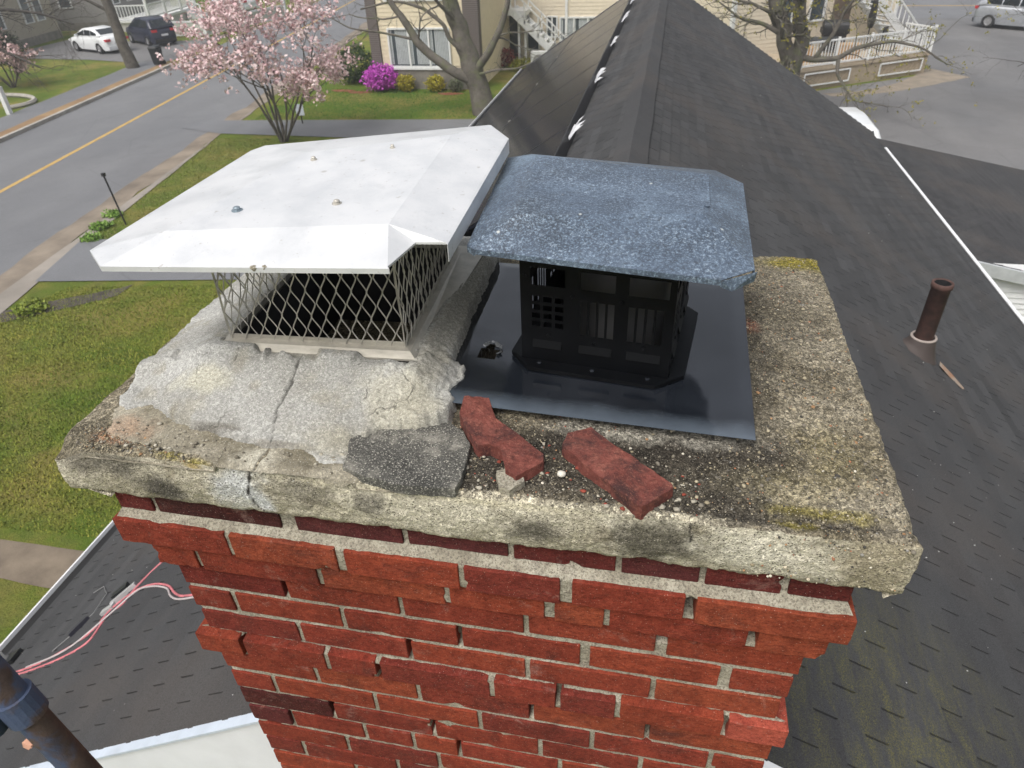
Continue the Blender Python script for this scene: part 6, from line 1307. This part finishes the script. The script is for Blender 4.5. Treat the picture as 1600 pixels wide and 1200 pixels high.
dck = thing('raised_deck', 'raised tan deck with white baluster railing beside the parking lot', 'deck', (*(A + d * 3 + nb_ * 1.5), ZG))
mb = qbox(MB(), 0, DL, 0, WB - .05, DZ - .12, DZ); part('platform', mb, plain('deck_boards', (.40, .33, .24), .8), dck)
mb = qbox(MB(), .05, DL - .05, .05, .12, ZG, DZ - .12); part('skirting', mb, TAN, dck)
mb = qbox(MB(), DL - .12, DL - .05, .12, WB - .1, ZG, DZ - .12); part('skirting', mb, TAN, dck)
for u0, u1 in ((.3, 2.6), (4.2, 6.5)):
    mb = MB()
    for p, q in ((Q(u0, 0, ZG + .18), Q(u1, 0, ZG + .18)), (Q(u0, 0, DZ - .22), Q(u1, 0, DZ - .22)), (Q(u0, 0, ZG + .18), Q(u0, 0, DZ - .22)), (Q(u1, 0, ZG + .18), Q(u1, 0, DZ - .22))): mb.bar(p, q, .05, .05)
    part('panel_frame', mb, PWT, dck)
    mb = MB()
    for k in range(14): t_ = u0 + (u1 - u0) * (k + .5) / 14; mb.bar(Q(t_ - .1, .02, ZG + .2), Q(t_ + .1, .02, DZ - .24), .02, .01)
    part('lattice', mb, TAN, dck)
for h in (.08, .92): mb = MB(); mb.bar(Q(0, .05, DZ + h), Q(DL, .05, DZ + h), .07, .06); part('rail', mb, PWT, dck)
for k in range(45): u = .08 + (DL - .16) * k / 44; mb = MB(); mb.bar(Q(u, .05, DZ + .08), Q(u, .05, DZ + .92), .035); part('baluster', mb, PWT, dck)
for k in range(5): u = .04 + (DL - .08) * k / 4; mb = MB(); mb.bar(Q(u, .05, DZ), Q(u, .05, DZ + 1.02), .09); part('post', mb, PWT, dck)
for h in (.08, .92): mb = MB(); mb.bar(Q(DL - .05, .1, DZ + h), Q(DL - .05, 1.6, DZ + h), .06, .06); part('rail', mb, PWT, dck)
for k in range(9): mb = MB(); mb.bar(Q(DL - .05, .2 + k * .17, DZ + .08), Q(DL - .05, .2 + k * .17, DZ + .92), .035); part('baluster', mb, PWT, dck)
ds = thing('deck_stair', 'white staircase with pale rails at the right end of the deck', 'stairs', tuple(Q(DL + .8, 2.2, ZG)))
for v in (1.7, 2.9):
    mb = MB(); mb.bar(Q(DL - 2.2, v, -2.9), Q(DL + 1.6, v, ZG + .1), .07, .34); part('stringer', mb, PWT, ds); mb = MB(); mb.bar(Q(DL - 2.2, v, -2.0), Q(DL + 1.6, v, ZG + .95), .07, .07); part('handrail', mb, PWT, ds)
    for k in range(14): t_ = k / 13; u = DL - 2.2 + 3.8 * t_; z = -2.9 - (2.97) * t_; mb = MB(); mb.bar(Q(u, v, z), Q(u, v, z + .9), .04); part('baluster', mb, PWT, ds)
for k in range(13): t_ = (k + .5) / 13; u = DL - 2.2 + 3.8 * t_; z = -2.9 - 2.97 * t_; mb = qbox(MB(), u - .14, u + .14, 1.7, 2.9, z, z + .04); part('tread', mb, PWT, ds)
gr = thing('barbecue_grill', 'black covered barbecue grill on the tan deck', 'grill', tuple(Q(3.5, 2.2, DZ)))
mb = MB(); mb.box((-.55, -.3, .75), (.55, .3, .95)); mb.box((-.45, -.28, .1), (.45, .28, .74)); part('cart', mb, BLK, gr, local=True); mb = MB(); mb.lathe([(.001, -.5), (.3, -.5), (.3, .5), (.001, .5)], 16, (0, 0, .96), (1, 0, 0)); part('hood', mb, BLK, gr, local=True)
um = thing('closed_umbrella', 'closed black patio umbrella standing on the deck', 'umbrella', tuple(Q(4.8, 1.6, DZ)))
mb = MB(); mb.tube([(0, 0, 0), (0, 0, 2.3)], .025, 8); part('pole', mb, BLK, um, local=True); mb = MB(); mb.lathe([(.10, .9), (.17, 1.2), (.13, 1.7), (.05, 2.2), (.01, 2.35)], 10); part('canopy', mb, BLK, um, local=True)
tb = thing('patio_table', 'dark patio table on the deck near the railing', 'table', tuple(Q(2.2, 1.4, DZ)))
mb = MB(); mb.box((-.6, -.4, .7), (.6, .4, .75)); part('table_top', mb, plain('dark_table_top', (.04, .045, .05), .3), tb, local=True)
for sx in (-1, 1):
    for sy in (-1, 1): mb = MB(); mb.bar((sx * .5, sy * .3, 0), (sx * .5, sy * .3, .7), .04); part('leg', mb, BLK, tb, local=True)
for k, (u, v, lab) in enumerate(((1.0, 1.3, 'orange tan deck box left of the patio table'), (3.0, .8, 'orange tan planter box by the deck railing'))):
    o = thing('deck_box', lab, 'box', tuple(Q(u, v, DZ))); mb = MB(); mb.box((-.45, -.25, 0), (.45, .25, .5)); part('case', mb, plain('orange_tan_wood', (.42, .25, .11), .7), o, local=True); mb = MB(); mb.box((-.48, -.28, .5), (.48, .28, .56)); part('lid', mb, plain('lid_wood', (.40, .25, .12), .7), o, local=True)
for k, (u, v, rz) in enumerate(((2.0, 2.3, 0), (5.4, 1.0, 1.0))):
    c = thing('patio_chair', ['black patio chair behind the patio table', 'black patio chair at the right end of the deck'][k], 'chair', tuple(Q(u, v, DZ)), 'patio chairs on the deck', rz)
    mb = MB(); mb.box((-.25, -.25, .4), (.25, .25, .45)); part('seat', mb, BLK, c, local=True); mb = MB(); mb.box((-.25, .2, .45), (.25, .26, .95)); part('backrest', mb, BLK, c, local=True)
    for sx in (-1, 1):
        for sy in (-1, 1): mb = MB(); mb.bar((sx * .22, sy * .22, 0), (sx * .22, sy * .22, .4), .04); part('leg', mb, BLK, c, local=True)
# houses across the street
def house_box(name, label, c, size, rot, wall, h, wins, gable=1.8):
    t = thing(name, label, 'house', c, None, rot); w, l = size[0] / 2, size[1] / 2
    mb = MB(); mb.box((-w, -l, 0), (w, l, h)); part('wall', mb, wall, t, local=True)
    mb = MB(); mb.box((-w - .03, -l - .03, 0), (w + .03, l + .03, .5)); part('foundation', mb, FND, t, local=True)
    mb = MB(); mb.add([(-w - .4, -l - .4, h), (w + .4, -l - .4, h), (w + .4, l + .4, h), (-w - .4, l + .4, h), (0, -l - .4, h + gable), (0, l + .4, h + gable)], [(0, 4, 5, 3), (1, 2, 5, 4), (0, 1, 4), (2, 3, 5), (0, 3, 2, 1)]); part('roof', mb, ROOFD, t, local=True)
    for face, u, z, ww, hh in wins:
        o = {'E': (w, u), 'W': (-w, u), 'S': (u, -l), 'N': (u, l)}[face]; ex, ey = (.03, ww / 2) if face in 'EW' else (ww / 2, .03)
        mb = MB(); mb.box((o[0] - ex, o[1] - ey, z), (o[0] + ex, o[1] + ey, z + hh)); wd = part('window', mb, GLS, t, local=True); mb = MB()
        for s in (-1, 1):
            if face in 'EW': mb.box((o[0] - .05, o[1] + s * ww / 2 - .06, z - .06), (o[0] + .05, o[1] + s * ww / 2 + .06, z + hh + .06)); mb.box((o[0] - .05, o[1] - ww / 2 + .06, z + (hh if s > 0 else -.06)), (o[0] + .05, o[1] + ww / 2 - .06, z + (hh + .06 if s > 0 else 0)))
            else: mb.box((o[0] + s * ww / 2 - .06, o[1] - .05, z - .06), (o[0] + s * ww / 2 + .06, o[1] + .05, z + hh + .06)); mb.box((o[0] - ww / 2 + .06, o[1] - .05, z + (hh if s > 0 else -.06)), (o[0] + ww / 2 - .06, o[1] + .05, z + (hh + .06 if s > 0 else 0)))
        part('frame', mb, PWT, wd, local=True)
    return t
YEL = plain('yellow_cream_siding', (.52, .46, .28), .8, var=.08); TAU = plain('taupe_siding', (.36, .32, .255), .8, var=.08); GRYH = plain('grey_clapboard', (.25, .24, .225), .8, var=.08)
h1 = house_box('beige_house', 'beige house with yellow corner trim behind the white sedan', (-43.6, 39.5, ZG), (9, 9.5), .15, TAU, 5, [('S', 2.6, 1.3, .9, 1.4), ('E', -2.5, 1.3, .9, 1.4), ('E', -.9, 1.3, .9, 1.4), ('E', 2.0, 1.3, .8, 1.3), ('E', 3.2, 1.3, .8, 1.3), ('S', -1.5, 1.3, .9, 1.4)])
mb = MB(); mb.box((4.35, -4.9, 0), (4.75, -4.5, 5)); part('corner_trim', mb, YEL, h1, local=True); mb = MB(); mb.box((.6, -4.85, 0), (1.6, -4.72, 3.0)); part('yellow_panel', mb, YEL, h1, local=True); mb = MB(); mb.box((1.7, -4.9, 0), (4.3, -4.76, 2.4)); part('garage_door', mb, plain('dark_garage', (.05, .05, .052), .6), h1, local=True)
h2 = house_box('grey_house', 'grey clapboard house with white front porch across the street', (-43.5, 52.5, ZG), (8.5, 10), .15, GRYH, 5.5, [('E', -3.2, 1.5, .9, 1.4), ('E', -1.2, 1.5, .9, 1.4), ('E', 1.2, 1.5, .9, 1.4), ('E', 3.3, 1.5, .9, 1.4), ('S', 1.5, 1.5, .9, 1.4)])
pc = thing('front_porch', 'white railed front porch with stairs on the grey clapboard house', 'porch', (-36.4, 51.3, ZG), None, .15)
mb = MB(); mb.box((-1.6, -4.2, .55), (1.3, 3.6, .7)); part('floor', mb, PWT, pc, local=True); mb = MB(); mb.box((-1.5, -4.1, 0), (1.2, 3.5, .54)); part('skirting', mb, plain('white_lattice', (.5, .49, .46), .8), pc, local=True)
for y in (-4.1, -1.5, 1.0, 3.5): mb = MB(); mb.bar((1.2, y, .7), (1.2, y, 3.2), .16); part('post', mb, PWT, pc, local=True)
for h in (.85, 1.6): mb = MB(); mb.bar((1.2, -4.1, h), (1.2, 3.5, h), .08); part('rail', mb, PWT, pc, local=True); mb = MB(); mb.bar((-1.5, -4.1, h), (1.2, -4.1, h), .08); part('rail', mb, PWT, pc, local=True)
for k in range(38): y = -4.0 + 7.4 * k / 37; mb = MB(); mb.bar((1.2, y, .85), (1.2, y, 1.6), .05); part('baluster', mb, PWT, pc, local=True)
for k in range(12): mb = MB(); mb.bar((-1.4 + k * .22, -4.1, .85), (-1.4 + k * .22, -4.1, 1.6), .05); part('baluster', mb, PWT, pc, local=True)
for k in range(4): mb = MB(); mb.box((1.3 + k * .28, 1.4, 0), (1.3 + k * .28 + .29, 3.4, .56 - k * .15)); part('step', mb, PWT, pc, local=True)
for y in (1.4, 3.4): mb = MB(); mb.bar((1.3, y, 1.5), (2.5, y, .95), .08); part('handrail', mb, PWT, pc, local=True); mb = MB(); mb.bar((2.5, y, 0), (2.5, y, .98), .1); part('post', mb, PWT, pc, local=True)
cone = thing('traffic_cone', 'small orange traffic cone at the end of the porch', 'cone', (-34.3, 53.6, ZG)); mb = MB(); mb.lathe([(.16, .03), (.03, .6), (.001, .61)], 14); part('cone', mb, plain('cone_orange', (.7, .12, .05), .5), cone, local=True); mb = MB(); mb.box((-.2, -.2, 0), (.2, .2, .03)); part('base', mb, BLK, cone, local=True)

# ================================================================== thin spring haze
hz = MB(); hz.box((-130, -30, ZG - 1), (130, 150, 4.5)); 
hm = bpy.data.materials.new('haze_air'); hm.use_nodes = True; ht = hm.node_tree; ht.nodes.clear()
ho = ht.nodes.new('ShaderNodeOutputMaterial'); hv = ht.nodes.new('ShaderNodeVolumePrincipled'); hv.inputs['Color'].default_value = (.93, .95, .97, 1); hv.inputs['Density'].default_value = .0018; hv.inputs['Anisotropy'].default_value = .2
ht.links.new(hv.outputs[0], ho.inputs['Volume'])
solo('haze', hz, hm, kind='stuff')
